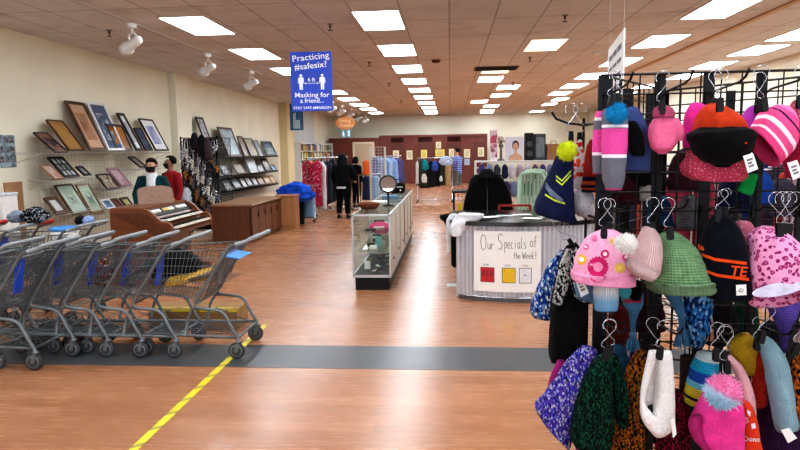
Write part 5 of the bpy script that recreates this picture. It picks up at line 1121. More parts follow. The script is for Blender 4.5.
rail_rack('two level chrome rack of jeans and an orange top',P(362,175,Y=16.9).x,P(380,175,Y=16.9).x,16.3,17.1,P(370,174,Y=16.9).z)
# denim shirts
Ya,Yb=17.6,19.2; xa,xb=P(381,157,Y=Ya).x,P(401,159,Y=Yb).x
rail_rack('chrome rack of denim and light blue shirts',xa-.3,xb,Ya-.2,Yb,P(385,156.5,Y=Ya).z)
dc=[(120,126,160),(140,150,184),(126,156,190),(150,176,204),(110,140,180),(160,190,216),(140,170,206),(118,150,196),(150,170,210),(80,90,140),(96,84,130),(84,80,120)]
for k in range(12):
    x=375+k*2.15; Yk=Ya-.1+1.3*k/11; garment('denim_shirt','%s blue shirt on the denim rack, counted from the white wire tower'%ORD[k],'shirt',x-5.5,x+5.5,157.5+.05*k,194-1.1*k,Yk,fabric(dc[k],'fleece',.2),'shirts on the denim rack',k,d=.05,skew=2.)
# white wire tower
Yt=15.2; p0,p1=P(370,190,Y=Yt),P(384,147,Y=Yt); t=thing('wire_tower','tall narrow white wire grid tower beside the denim shirts','display tower',((p0.x+p1.x)/2,Yt,0)); w=p1.x-p0.x; m=MB()
gridpanel(m,(0,0,p1.z/2+.03),(1,0,0),(0,0,1),w,p1.z-.06,.075,.004); gridpanel(m,(-w/2,w/2,p1.z/2+.03),(0,1,0),(0,0,1),w,p1.z-.06,.075,.004); gridpanel(m,(w/2,w/2,p1.z/2+.03),(0,1,0),(0,0,1),w,p1.z-.06,.075,.004)
m.build('grid_panel',M_wire,t); MB().box((0,w/2,.03),(w,w,.06)).build('base',M_white,t)
# far coat rack in front of the man
Yc=19.0; rail_rack('far chrome rack of dark coats in front of the fitting rooms',P(417,160,Y=Yc).x,P(452,160,Y=Yc).x,Yc,Yc,P(433,158,Y=Yc).z)
for k,(x0,x1,y0,y1,c,nm) in enumerate(((416,427,160,186,(60,66,56),'dark olive coat'),(420,430,160,188,(36,40,40),'charcoal coat'),(426,436,161,187,(30,32,36),'black coat'),(431,441,161,186,(26,26,32),'black padded coat'),(436,446,161,185,(60,54,44),'brown coat'),(442,451,160,186,(176,150,110),'tan coat'))):
    garment('coat','%s hanging on the far coat rack'%nm,'coat',x0,x1,y0,y1,Yc+.05+.06*k,fabric(c),'coats on the far rack',k)
garment('white_shirt','white top at the near end of the far coat rack','top',415.5,419,161,184,Yc,fabric((210,206,200)),None,6)
soft('teal_bag','teal green bag hanging on the far coat rack','bag',422,428.5,160,169,Yc-.25,.1,fabric((24,130,130)),3); soft('blue_bag','blue cap hanging on the far coat rack','cap',432,438,161,170,Yc-.25,.1,fabric((60,80,150)),4); soft('pale_blouse','pale blue and white garment on top of the far coat rack','garment',440,452,156.5,164,Yc-.2,.12,blotch((170,190,216),[(90,120,180),(230,230,236)],20,.4),5)
soft('white_pouch','small white pouch hanging on the far coat rack','pouch',421.5,427,174,182,Yc-.25,.05,fabric((216,210,200)),6); soft('sun_hat','white badge like cap on the far coat rack','cap',439.5,442.5,176,181,Yc-.25,.05,fabric((206,206,206)),7)
# racks beyond the hat rack, seen through its grid
hues=[(120,40,60),(40,44,60),(60,60,66),(150,120,130),(30,40,90),(190,180,176),(80,50,70),(40,70,80),(160,60,50),(96,90,84),(24,24,28),(210,200,210)]; hn=['maroon','slate','charcoal','dusty pink','navy','cream','plum','teal','brick red','taupe','black','pale lilac']
for r_,(X,Y0,n) in enumerate(((2.1,5.6,14),(3.6,6.4,14))):
    z=1.42; rail_rack(('first','second')[r_]+' long clothes rack beyond the hat rack',X,X,Y0-.1,Y0+n*.17,z)
    for k in range(n):
        c=(k*5+r_*3)%12; y=Y0+k*.17; L=[];R_=[]
        for f,q in ((0,.05),(.05,.12),(.1,.23),(.3,.25),(.7,.25),(1,.27)): L.append(Vector((X-q,y,z-.035-f*(.85+.1*(k%3))))); R_.append(Vector((X+q,y,z-.035-f*(.85+.1*(k%3)))))
        mb=MB(); loft(mb,L,R_,.05,seed=k,wob=.1,sub=3,seg=16); o=mb.build('hanging_shirt',fabric(hues[c]),None,(X,y,z)); tag(o,'%s shirt, %s on the %s clothes rack beyond the hat rack'%(hn[c],ORD[k],('first','second')[r_]),'shirt','shirts on the %s rack beyond the hats'%('first','second')[r_])
# ================================================================== THE HAT RACK
GY=2.50; gxl=P(598.5,150,Y=GY).x; gzt=P(650,74,Y=GY).z; gxr=gxl+1.07; XB=1.10; YBk=3.25
t=rack=thing('grid_hat_rack','tall black wire grid rack crowded with winter hats and mittens','display rack',((gxl+gxr)/2,GY,0)); ox=t.location
def gp(ax,ay,bx,by,nm='grid_panel',z0=.12,z1=None,sp=.076):
    z1=z1 or gzt; a=Vector((ax,ay,0))-Vector((ox.x,ox.y,0)); b=Vector((bx,by,0))-Vector((ox.x,ox.y,0)); u=(b-a); L_=u.length; u.normalize(); m=MB()
    gridpanel(m,(a+b)/2+Vector((0,0,(z0+z1)/2)),u,(0,0,1),L_,z1-z0,sp,.0031); 
    for e in (a,b): m.box(e+Vector((0,0,(z1)/2)),(.014,.014,z1))
    return m.build(nm,M_black,t)
gp(gxl,GY,gxr,GY); gp(gxl+.01,GY+.012,XB,YBk); gp(XB,YBk,gxr-.01,GY+.012); POST=[P(608,90,Y=GY).x,P(661,90,Y=GY).x,P(710,90,Y=GY).x,P(763,90,Y=GY).x,P(812,90,Y=GY).x]
for x in POST: MB().box((x-ox.x,.012,gzt/2+.05),(.042,.006,gzt-.1)).build('upright',M_black,t)
for f in (.35,.7): 
    x=gxl+(XB-gxl)*f; y=GY+(YBk-GY)*f; MB().box((x-ox.x,y-ox.y,gzt/2),(.04,.01,gzt-.06)).build('upright',M_black,t)
    x=XB+(gxr-XB)*f; y=YBk+(GY-YBk)*f; MB().box((x-ox.x,y-ox.y,gzt/2),(.04,.01,gzt-.06)).build('upright',M_black,t)
MB().box((0,.25,.03),(gxr-gxl+.06,.5,.06),bev=.01).build('base',M_black,t)
rows=[P(650,88,Y=2.3).z,P(650,212,Y=2.3).z,P(650,335,Y=2.3).z]
for z in rows:
    for x in POST: MB().tube([(x-ox.x,.0,z-.02),(x-ox.x+.006,-.05,z),(x-ox.x+.010,-.22,z+.012),(x-ox.x+.012,-.26,z+.026),(x-ox.x+.014,-.28,z+.05)],.0045,7).box((x-ox.x,.004,z-.02),(.03,.01,.05)).build('hook_arm',M_black,t)
zs=P(580,118,Y=2.75).z
for z,yy in ((zs,2.78),(rows[1]-.02,2.7)): MB().tube([(gxl-ox.x,yy-ox.y,z-.03),(gxl-ox.x-.07,yy-ox.y,z-.02),(gxl-ox.x-.12,yy-ox.y,z+.0),(gxl-ox.x-.14,yy-ox.y,z+.03)],.0055,7).bar((gxl-ox.x,yy-ox.y,z-.03),(gxl-ox.x+.01,.01,z-.03),.006,6).bar((gxl-ox.x,yy-ox.y,z-.2),(gxl-ox.x+.01,.01,z-.2),.006,6).bar((gxl-ox.x,yy-ox.y,z-.2),(gxl-ox.x,yy-ox.y,z),.006,6).build('hook_arm',M_black,t)
def hanger(label,x,y,Y=2.2,flip=1,rz=0,lean=.0,h=26):
    "small bent wire hook with a black clip whose jaws are at (x,y)"
    s_=Y/F; p=P(x,y,Y=Y); hh=h*s_; t=thing('clip_hanger',label,'hanger',p,(0,lean,rz),'clip hangers on the hat rack'); r=hh*.235; m=MB(); pts=[]
    for k in range(15):
        a=math.radians(215-265*k/14); pts.append((flip*r*math.cos(a),0,hh*.98+r*math.sin(a)*.95))
    pts+=[(flip*-.1*r,0,hh*.55),(flip*-.75*r,0,hh*.38),(flip*-.8*r,0,hh*.24),(flip*-.2*r,0,hh*.17),(flip*.15*r,0,.012)]
    m.tube(pts,.0012,6); m.build('wire_hook',M_chrome,t)
    m=MB()
    m.prism([(-.008,.02),(.008,.02),(.010,-.014),(.008,-.026),(-.008,-.026),(-.010,-.014)],-.009,-.004); m.prism([(-.008,.02),(.008,.02),(.010,-.014),(.008,-.026),(-.008,-.026),(-.010,-.014)],.004,.009); m.bar((-.009,0,.006),(.009,0,.006),.005,8); m.build('clip',M_black,t); return t
def pompom(host,x,y,r,Y,m,seed=0,name='pompom',spike=.16,dens=900):
    p=P(x,y,Y=Y); R_=r*Y/F; mb=MB(); mb.ball(p,R_*.86,18,12); g=random.Random(seed)
    for k in range(dens):
        z=1-2*(k+.5)/dens; a=k*2.39996; q=Vector((math.sqrt(1-z*z)*math.cos(a),math.sqrt(1-z*z)*math.sin(a),z)); l=R_*(1.0+spike*g.uniform(-.3,.6)); j=Vector((g.uniform(-1,1),g.uniform(-1,1),g.uniform(-1,1)))*R_*.16
        u=q.orthogonal().normalized(); v=q.cross(u); w_=R_*(.075 if dens<800 else .06); b=p+q*R_*.78
        mb.add([b+u*w_,b-u*w_*.5+v*w_*.87,b-u*w_*.5-v*w_*.87,p+q*l+j],[(0,1,3),(1,2,3),(2,0,3)],0,False)
    return mb.build(name,m,host,host.location)
def ptag(host,quad,Y,m=None,name='price_tag',lines=True):
    c=[P(x,y,Y=Y) for x,y in quad]; mb=MB(); th=Vector((0,.0012,0)); mb.add([v-th for v in c]+[v+th for v in c],[(0,1,2,3),(7,6,5,4),(0,4,5,1),(1,5,6,2),(2,6,7,3),(3,7,4,0)],0)
    if lines:
        for f,g0,g1 in ((.3,.2,.8),(.5,.2,.65),(.68,.2,.75)):
            a=c[0].lerp(c[3],f); b=c[1].lerp(c[2],f); e=(c[3]-c[0])*.06; mb.add([a.lerp(b,g0)-e-th*1.6,a.lerp(b,g1)-e-th*1.6,a.lerp(b,g1)+e-th*1.6,a.lerp(b,g0)+e-th*1.6],[(0,1,2,3)],1)
    return mb.build(name,[m or M_paper,mat((120,120,124),.8)],host,host.location)
HG='winter hats and mittens on the black grid rack'
def hat(name,label,cat,levels,Y,d,m,**kw): return cloth(name,label,cat,levels,Y,d,m,group=HG,**kw)
NAVY=(28,34,66)
# ---- side arm, top
h=hat('navy_hat','navy earflap hat with yellow stripes and a neon yellow pompom','hat',[((558,152),(574,153)),((551,168),(573,170)),((544,184),(574,188)),((538,198),(574,203)),((535,208),(575,214)),((537,214),(577,221)),((546,217),(576,224))],2.62,.085,fabric(NAVY,'fleece',.25),wob=.05,seed=1)
pompom(h,567,151,9.8,2.52,fabric((214,226,40),'fleece',.15),1)
st=[]
for a,b,c in (((556,176),(562,181),(571,171)),((556,180),(562,185),(571,175))): st.append(([(a[0],a[1]-1),b_ if False else (b[0],b[1]-1),(c[0],c[1]-1),(c[0],c[1]+.8),(b[0],b[1]+.8),(a[0],a[1]+.8)],[(0,1,4,5),(1,2,3,4)]))
st.append(([(545,193.5),(555,199.5),(565,202.5),(565,204.5),(555,201.5),(545,195.5)],[(0,1,4,5),(1,2,3,4)])); st.append(([(553,158),(557,166),(557,169),(552,161)],[(0,1,2,3)]))
def dense(polys,n=6):
    out=[]
    for vs,fs in polys:
        for f in fs:
            a,b,c,d=[Vector(vs[i]) for i in f]; v2=[];f2=[]
            for i in range(n+1): v2+= [tuple(a.lerp(b,i/n)),tuple(d.lerp(c,i/n))]
            for i in range(n): f2.append((2*i,2*i+2,2*i+3,2*i+1))
            out.append((v2,f2))
    return out
wrap('yellow_stripes',dense(st),h,fabric((206,222,60))); wrap('grey_stripe',dense([([(546,182),(552,190),(563,199),(562,203),(550,195),(545,187)],[(0,1,4,5),(1,2,3,4)])]),h,fabric((110,120,140)))
h=hat('red_white_hat','white hat with red floral print hanging behind the yellow pompom hat','hat',[(139,577,582),(150,575,584),(165,573,588),(180,571,591),(192,570,592)],2.72,.06,blotch((226,216,212),[(206,60,40),(226,90,60),(190,40,40)],48,.5),seed=2)
cloth('fleece_brim','','',[((570,190),(592,193)),((567,199),(593,205)),((570,208),(594,216)),((577,215),(593,220))],2.70,.07,blotch((226,224,226),[(206,90,70),(214,206,206)],70,.22),parent=h,wob=.12,seed=3)['label']='fluffy white brim with red specks'
hat('red_hat','orange red beanie with navy and orange striped cuff on the side of the rack','hat',[(140,590,596),(147,587,599),(162,584.5,600),(178,583,600),(192,582,600)],2.66,.06,stripes([(0,(176,44,30)),(.72,(24,24,50)),(.79,(206,84,40)),(.85,(24,24,50)),(.9,(206,84,40)),(.93,(24,24,50))],'rib'),seed=4)
hanger('chrome clip hanger holding the navy hat with yellow pompom',571,136,2.66,h=26); hanger('chrome clip hanger holding the red and white floral hat',579.5,137,2.72,flip=-1,h=27)
# ---- row one
h=hat('striped_hat','grey and pink striped earflap hat with a bright blue pompom','hat',[(110,603,626),(122,602.5,627),(136,602,627),(152,602,626),(168,602.5,625),(180,603.5,624),(190,606,621)],2.24,.05,stripes([(0,(112,112,122)),(.20,(236,230,236)),(.235,(112,112,122)),(.25,(226,84,160)),(.52,(236,230,236)),(.555,(112,112,122)),(.95,(200,80,140))],'fleece'),seed=5,wob=.03)
cloth('ear_flap','','',[(112,596,604),(126,593.5,605),(146,592.5,605),(164,592.5,604),(174,593,603)],2.30,.03,stripes([(0,(226,84,160)),(.12,(236,230,236)),(.17,(112,112,122)),(.3,(226,84,160)),(.58,(236,230,236)),(.62,(112,112,122)),(.96,(200,80,140))],'fleece'),parent=h,seed=6,wob=.03)
pompom(h,616.5,113.5,10.6,2.19,fabric((34,150,200),'fleece',.2),2)
h=hat('navy_fleece_hat','slate blue fleece hat with a black lining behind the grey pink striped one','hat',[(108,628,638),(116,625,643),(132,623,648),(150,622,650),(171,622,650)],2.35,.06,fabric((66,80,128)),seed=7)
cloth('black_lining','','',[(122,628,637),(136,627,643),(150,629,645),(156,634,644)],2.285,.02,M_blackcloth,parent=h,seed=8)
h=hat('pink_mitten','pink fleece mitten hanging beside the slate blue hat','mitten',[(109.5,656,671),(117,655,673),(125,650.5,679),(138,649,678),(148,652,673),(152,656,668)],2.26,.035,fabric((232,112,150),'fleece',.12),seed=9,open_=False,wob=.04)
cloth('thumb','','',[((672,120),(678,118)),((674,128),(682,125)),((675,136),(684,133)),((677,141),(683,139))],2.25,.025,fabric((232,112,150),'fleece',.12),parent=h,seed=10,open_=False); cloth('cuff','','',[(107.5,655,671),(112,653.5,673.5),(117.5,653.5,674)],2.25,.04,fabric((220,98,138),'rib'),parent=h,seed=11,wob=.02)
h=hat('orange_hat','orange fleece hat with a wide black turned up brim','hat',[(105,706,722),(112,700,734),(122,697,742),(134,696,746),(146,696,747)],2.22,.075,fabric((190,62,30),'fleece',.2),seed=12)
b=cloth('black_brim','','',[((694,131),(746,128)),((689.5,135),(751.5,132)),((691,143),(751,142)),((696,153),(746,154)),((705,161),(738,161)),((712,164),(732,164))],2.20,.10,fabric((16,16,18),'fleece',.3),parent=h,seed=13,wob=.03,open_=False)
wrap('red_mark',[disc_px(746,143,1.2,8)],b,fabric((200,50,40)),parent=h)
hat('magenta_hat','magenta fleece hat half hidden behind the orange hat','hat',[(104,691,703),(112,687,710),(128,685,714),(148,684,712)],2.33,.06,fabric((224,52,150)),seed=14)
hat('sparkly_pink_hat','pink sequinned knit hat peeking out under the black brim','hat',[(150,690,738),(160,685,743),(170,682.5,745),(179,690,744),(181,702,738)],2.32,.07,blotch((196,70,96),[(226,140,160),(150,40,60),(240,190,200)],150,.3),seed=15,wob=.08)
ptag(h,[(743,156),(753,153),(758,169),(748,173)],2.12)
g=hat('green_mitten','small bright green felt piece hanging under the white tag','mitten',[((742,176),(757,174)),((740,184),(756,183)),((737,190),(753,192)),((740,192),(751,195))],2.3,.012,fabric((22,140,66)),seed=16,open_=False)
hat('purple_hat','purple fleece hat behind the pink striped beanie','hat',[((748,108),(762,105)),((742,118),(764,112)),((738,130),(766,124)),((738,140),(768,140))],2.33,.06,fabric((172,60,170)),seed=17)
h=hat('pink_striped_beanie','pink beanie with white stripes and one dark stripe, tilted','hat',[((784,105),(793,111)),((775,105),(795,122)),((766,110),(793,143)),((757,121),(785,156)),((750,132),(774,167))],2.18,.075,stripes([(0,(240,120,170)),(.26,(232,84,140)),(.40,(48,24,58)),(.45,(232,84,140)),(.60,(246,226,236)),(.68,(232,84,140)),(.80,(246,226,236)),(.84,(226,74,130))],'fleece'),seed=18,wob=.03)
hat('fuzzy_pink_hat','fuzzy salmon pink hat at the edge of the frame, top row','hat',[(101,794,812),(110,791,818),(124,789,820),(140,790,820)],2.2,.07,knit([(232,130,150),(214,100,126),(244,170,180)],140),seed=19,wob=.08)
h=hat('crimson_hat','crimson pink knit hat below the pink striped beanie','hat',[(128,786,816),(145,783,818),(160,784,818),(178,788,818)],2.32,.07,fabric((206,50,96),'row'),seed=20); ptag(h,[(787,163),(797,160),(803,176),(793,180)],2.13)
hanger('chrome clip hanger holding the grey and pink striped hat',611,101,2.19,h=24,lean=.15); hanger('second chrome clip hanger behind the blue pompom',617,99,2.24,flip=-1,h=22)
hanger('chrome clip hanger holding the pink mitten',662,107,2.22,h=28); hanger('chrome clip hanger holding the orange and black hat',720,104,2.12,h=27); hanger('chrome clip hanger holding the magenta hat',714,104,2.22,flip=-1,h=26)
hanger('chrome clip hanger holding the pink striped beanie',764,104,2.12,h=30,lean=-.12); hanger('chrome clip hanger holding the purple hat',758,106,2.28,flip=-1,h=26); hanger('chrome clip hanger holding the fuzzy salmon hat',800,101,2.17,h=27)
# ---- row two, side arm
h=hat('blue_knit_hat','blue and white chunky knit hat on the side arm','hat',[((560,250),(570,254)),((549,264),(566,270)),((541,280),(562,288)),((533,298),(557,304)),((530.5,310),(554,316)),((533,317),(551,319))],2.66,.06,knit([(40,80,170),(226,234,244),(24,44,110),(110,160,220)],62,weights=[.35,.3,.15,.2]),seed=21)
h=hat('black_gloves','long black ribbed glove with a white lacy knit upper','glove',[(246,566,577),(262,559,582),(280,556,587),(300,552,588),(325,550,588),(348,549,587),(361,550,584)],2.58,.05,fabric((20,20,22),'rib',.3),seed=22,wob=.05,folds=6)
cloth('lace_upper','','',[((566,249),(574,250)),((560,264),(573,266)),((556,282),(569,284)),((552,302),(562,305))],2.525,.012,knit([(226,226,220),(30,30,32),(206,204,196)],80,weights=[.45,.35,.2]),parent=h,seed=23,open_=False)
hat('black_white_mitten','black mitten with white flecks beside the pink flower hat','mitten',[((573,246),(582,252)),((570,262),(588,270)),((570,280),(592,290)),((574,296),(594,302))],2.50,.035,knit([(22,22,24),(22,22,24),(220,220,216)],95,weights=[.5,.22,.28]),seed=24,open_=False)
hanger('chrome clip hanger holding the long black gloves',571,243,2.58,h=26,lean=-.5); hanger('chrome clip hanger holding the blue and white knit hat',577,247,2.68,flip=-1,h=24,lean=-.6)
# ---- row two
fh=hat('pink_flower_hat','pink fleece hat printed with big flowers','hat',[(231,598,617),(238,588,626),(250,580,631),(262,575,633),(272,572.5,634),(277,572,634)],2.2,.085,blotch((240,170,200),[(226,110,160),(250,200,214),(214,80,140)],45,.13),seed=25,wob=.03)
cf=cloth('hat_cuff','','',[((572,271),(634,271)),((571.5,275),(635,276)),((573,280),(634,284))],2.2,.092,fabric((236,158,192),'fleece',.12),parent=fh,seed=26,wob=.02)
for x,y,r,c1,c2 in ((598,267,11,(206,44,110),(244,150,186)),(594,238,7.5,(210,50,116),(240,130,170)),(581.5,259.5,5.5,(240,180,60),(250,246,236)),(605,254,4.6,(206,50,100),(246,226,230)),(620,268,5.5,(226,190,90),(246,214,120)),(612,241,4.2,(250,214,190),(240,190,120)),(626,257,4,(214,70,130),(250,200,214)),(586,247,3,(214,70,130),(246,210,220))):
    wrap('flower_print',[disc_px(x,y,r,36,.12)],fh,fabric(c1),off=.0025); wrap('flower_center',[disc_px(x,y,r*.45,10)],fh,fabric(c2),off=.0042)
for x,y,r,c1,c2 in ((598,274,9,(206,44,110),(244,150,186)),): wrap('flower_print',[disc_px(x,y,r,36,.12)],cf,fabric(c1),parent=fh,off=.003)
h=hat('pale_pink_hat','pale pink rolled hat with a white fur pompom','hat',[((643,227),(655,229)),((638,239),(660.5,240)),((632,251),(661.5,255)),((627,261),(659.5,269)),((626.5,268),(655,278)),((631,274),(650,281))],2.13,.06,fabric((236,198,196),'rib',.08),seed=27,wob=.03)
pompom(h,626.5,244,10.8,2.05,fabric((238,234,228),'fleece',.06),3,dens=900,spike=.12)
cloth('rolled_brim','','',[((629,257),(625.5,266)),((640,262),(635,275)),((649,266),(644,280)),((657,271),(651,282))],2.08,.03,fabric((240,206,204),'rib',.08),parent=h,seed=127,open_=False,wob=.02)
wrap('opening',[([(630,266),(652,274),(648,280),(636,277)],[(0,1,2,3)])],h,fabric((170,130,130)))  # flat darker pink patch for the opening, its shade painted on
gm=hat('blue_mitten','pale blue and white mitten with a ribbed cuff below the flower hat','mitten',[(278,594,618),(290,593.5,618),(302,594,618.5),(310,595,617)],2.2,.03,gradient([(0,(206,228,242)),(.35,(244,250,250)),(.6,(150,204,240)),(1,(120,184,234))],'rib'),seed=28,wob=.03)
h=hat('grey_blue_mitten','grey blue mitten with a price tag below the flower hat','mitten',[((577,272),(594,274)),((575,286),(595,288)),((577,297),(595,303))],2.33,.03,fabric((112,150,190),'row'),seed=29); ptag(h,[(575,279),(582,277),(589,293),(581,297)],2.24)
hat('teal_mitten','teal mitten between the pale blue mitten and black strap','mitten',[(281,618,628),(290,618,631),(297,620,629)],2.34,.025,fabric((70,160,170)),seed=30,open_=False); hat('black_glove','black glove below the pale pink hat','glove',[(281,627,640),(290,627,642),(299,630,640)],2.36,.025,M_blackcloth,seed=31,open_=False)
def tassel(host,x,y0,y1,w,Y,m):
    mb=MB(); top=P(x,y0,Y=Y); s_=Y/F; L_=(y1-y0)*s_; W_=w*s_/2; g=random.Random(int(x)); mb.lathe([(.001,.004),(W_*.5,0),(W_*.55,-.01),(W_*.4,-.014)],top,10)
    for k in range(40):
        a=g.uniform(0,2*PI); r=math.sqrt(g.random())*W_; mb.tube([top+Vector((r*.3*math.cos(a),r*.3*math.sin(a),-.01)),top+Vector((r*.8*math.cos(a),r*.8*math.sin(a),-L_*.5)),top+Vector((r*1.1*math.cos(a),r*1.1*math.sin(a),-L_*g.uniform(.85,1)))],.0022,4)
    return mb.build('tassel',m,host,host.location)
BL=fabric((84,140,180),'row')
h=hat('blue_earflap_hat','steel blue knit earflap hat with a tasselled cord, below the black glove','hat',[(293,622,643),(303,623,643),(312,628,639),(322,630,636),(334,630.5,635.5)],2.38,.03,BL,seed=32); tassel(h,633,333,352,14,2.36,BL); wrap('red_band',dense([([(622,298),(642,298),(641,303),(623,303)],[(0,1,2,3)])]),h,fabric((150,60,80)))
h=hat('blue_braid_hat','steel blue knit hat with a long braid, below the green knit hat','hat',[((650,287),(676,282)),((664,295),(680,290)),((672,306),(683,303)),((678,318),(685,316)),((679,329),(685,329))],2.36,.03,BL,seed=33); tassel(h,681,328,348,15,2.34,BL); ptag(h,[(667,285),(672,284),(675,293),(670,295)],2.29)
hat('blue_yarn_scarf','crinkled sky blue yarn scarf hanging below the black and orange hat','scarf',[(288,683,706),(300,684,712),(315,685,711),(330,684,708),(345,688,702)],2.42,.04,knit([(70,150,220),(40,96,170),(150,200,236),(24,50,100)],48),seed=34,wob=.2,open_=False)
h=hat('green_knit_hat','sage green chunky knit hat with a rolled brim','hat',[(233,662,679),(241,657,689),(252,653,697),(266,651,704),(280,649,711)],2.2,.085,fabric((120,158,114),'row',.2),seed=35,wob=.04)
L,Rr=lev([(279,648,712),(284,646.5,714),(290,649,713)],2.2); mb=MB(); loft(mb,L,Rr,.10,wob=.04,seed=36,open_=True); mb.build('rolled_brim',fabric((132,166,124),'row',.2),h,h.location)
te=hat('black_orange_beanie','black beanie with orange stripes and orange letters TE','hat',[(215,714,727),(222,709,734),(236,703,741),(252,699,745),(268,698,748),(284,701,750),(297,706,749)],2.2,.07,fabric((16,18,26),'fleece',.25),seed=37,wob=.03)
OR=fabric((226,80,30)); wrap('orange_stripes',dense([([(699,252),(715,258),(747,262),(747,265),(715,261),(699,255)],[(0,1,4,5),(1,2,3,4)]),([(702,268),(718,274),(749,278),(749,281),(718,277),(702,271)],[(0,1,4,5),(1,2,3,4)]),([(699,236),(703,241),(702,246),(698,243)],[(0,1,2,3)]),([(698,244),(704,247),(704,251),(698,249)],[(0,1,2,3)])],8),te,OR)
vs,fs=text_geo('TE',14.5,.25,.2,'LEFT'); wrap('letters',[([(729.5+x*1.05,275.2-y*.98+x*.1) for x,y in vs],[f]) for f in fs],te,OR,off=.003)
lb=ptag(te,[(736,285),(746,284.5),(746.5,295),(736.5,295.5)],2.09,name='brand_label',lines=False); MB().tube([P(738.5,291,Y=2.085),P(741,288.5,Y=2.085),P(743.5,289.5,Y=2.085),P(742,292,Y=2.085),P(739,291.5,Y=2.085)],.0012,4,True).build('label_mark',M_black,te,te.location)
lh=hat('leopard_hat','pink fleece hat with dark pink leopard spots and white lining','hat',[(228,758,778),(236,751,790),(248,749,800),(264,748,806),(280,747.5,808),(292,749,808),(300,754,806)],2.18,.095,leopard((240,164,202),(150,30,96),(214,110,164),58),seed=38,wob=.05,tilt=.6)
mb=MB(); n=24; c=P(778,289.5,Y=2.075); ux=(P(804,285,Y=2.075)-P(752,294,Y=2.075))/2; uz=Vector((0,.012,.019)); mb.add([c]+[c+ux*math.cos(2*PI*k/n)+uz*math.sin(2*PI*k/n) for k in range(n)],[(0,1+k,1+(k+1)%n) for k in range(n)],0,True); mb.build('white_lining',fabric((196,190,206)),lh,lh.location)
h=hat('violet_hat','violet knit earflap hat below the leopard hat','hat',[(296,766,802),(305,768,800),(314,771,796),(324,776,791),(338,780,788),(352,781,787)],2.32,.04,fabric((104,84,176),'row'),seed=39)
hat('pink_rose_hat','dusty rose fluffy hat between the black beanie and the leopard hat','hat',[(222,736,750),(232,738,756),(246,742,760),(260,744,762)],2.34,.05,blotch((206,120,140),[(226,180,180),(206,40,70)],70,.35),seed=40)
hanger('chrome clip hanger holding the pink flower hat',604,231,2.11,h=27); hanger('second chrome clip hanger behind the pink flower hat',609,228,2.2,flip=-1,h=24); hanger('chrome clip hanger holding the pale pink hat',652,228,2.13,h=25); hanger('chrome clip hanger holding the green knit hat',670,232,2.11,h=28,lean=-.1); hanger('chrome clip hanger holding the black and orange beanie',718,214,2.14,h=20,lean=.2); hanger('chrome clip hanger holding the rose hat',725,213,2.3,flip=-1,h=20)
for k in range(4): hanger('%s of the clustered chrome clip hangers above the leopard hat'%ORD[k],784+(k-1.5)*3.2,229,2.09+.05*k,h=30,lean=-.15+.1*k,flip=1 if k%2 else -1)
# ---- row three
hat('magenta_mitten','magenta knit piece behind the purple white knit hat','mitten',[((558,360),(566,362)),((552,372),(564,375)),((548,386),(560,389))],2.40,.03,fabric((206,50,150),'row'),seed=41); 
h=hat('purple_knit_hat','purple, blue and white marled knit hat, lowest at the rack corner','hat',[((582,346),(597,350)),((567,362),(593,369)),((555,380),(588,389)),((545,394),(580,411)),((537,403),(574,428)),((535,408),(571,442)),((541,418),(569,447))],2.24,.06,knit([(70,66,190),(200,196,232),(110,70,180),(36,40,130),(160,150,220)],88,weights=[.34,.2,.2,.16,.1]),seed=42,wob=.04)
h=hat('dark_green_mitten','dark green and black marled knit mitten','mitten',[((600,354),(613,355)),((588,370),(612,373)),((579,392),(612,398)),((572,418),(613,425)),((571,440),(610,446)),((578,447),(606,451))],2.17,.05,knit([(16,60,44),(12,16,18),(30,90,64),(10,34,28)],95),seed=43,wob=.04,open_=False)
cloth('second_mitten','','',[((609,353),(618,356)),((609,370),(623,374)),((611,392),(628,397)),((614,416),(627,424)),((617,424),(624,429))],2.21,.035,knit([(16,60,44),(12,16,18),(30,90,64),(10,34,28)],95),parent=h,seed=44,wob=.04,open_=False)
hat('teal_knit_hat','teal blue knit piece behind the dark green mitten','hat',[(345,614,622),(356,612,628),(372,614,632)],2.36,.04,fabric((50,100,130),'row'),seed=45)
h=hat('orange_brown_hat','orange, brown and black marled knit hat','hat',[((637,350),(647,352)),((627,368),(646,373)),((622,392),(644,398)),((616,420),(644,428)),((612,444),(645,452)),((612,456),(646,460))],2.26,.05,knit([(196,116,30),(60,40,20),(150,80,30),(20,18,18),(110,110,40)],92,weights=[.3,.2,.2,.2,.1]),seed=46,wob=.04); 
hat('violet_marled_piece','violet marled knit piece beside the orange brown hat','hat',[((636,348),(642,350)),((627,362),(634,366)),((624,378),(630,384))],2.36,.03,knit([(96,70,180),(190,180,226),(50,40,120)],95),seed=47)
h=hat('white_neck_warmer','white fleece neck warmer hanging as an open loop','neck warmer',[((656,351),(671,351)),((656,370),(673,370)),((655,395),(674,395)),((652,412),(674,413)),((648,425),(672,427)),((652,434),(664,435))],2.14,.035,fabric((232,228,222),'fleece',.05),seed=48,open_=False,wob=.03)
cloth('front_fold','','',[((649,351),(658,351)),((645,368),(652,370)),((641,388),(646.5,390)),((640,403),(645,403)),((641,416),(652,413)),((646,427),(660,422)),((654,434),(664,430))],2.11,.022,fabric((236,232,228),'fleece',.05),parent=h,seed=49,open_=False,wob=.02)
cloth('inner_fold','','',[((650,354),(660,354)),((648,372),(660,372)),((644,392),(659,392)),((644,410),(657,410)),((648,420),(657,420))],2.165,.015,fabric((206,200,196),'fleece',.05),parent=h,seed=50,open_=False,wob=.02)['label']='shaded inner side of the loop'  # inner fleece greyer, shade painted into its colour
ptag(h,[(647.5,406),(652.5,404),(653,412),(648,414)],2.135,M_black,'black_label',False); ptag(h,[(671,420),(674.5,418),(676.5,434),(673,438)],2.09,lines=False)
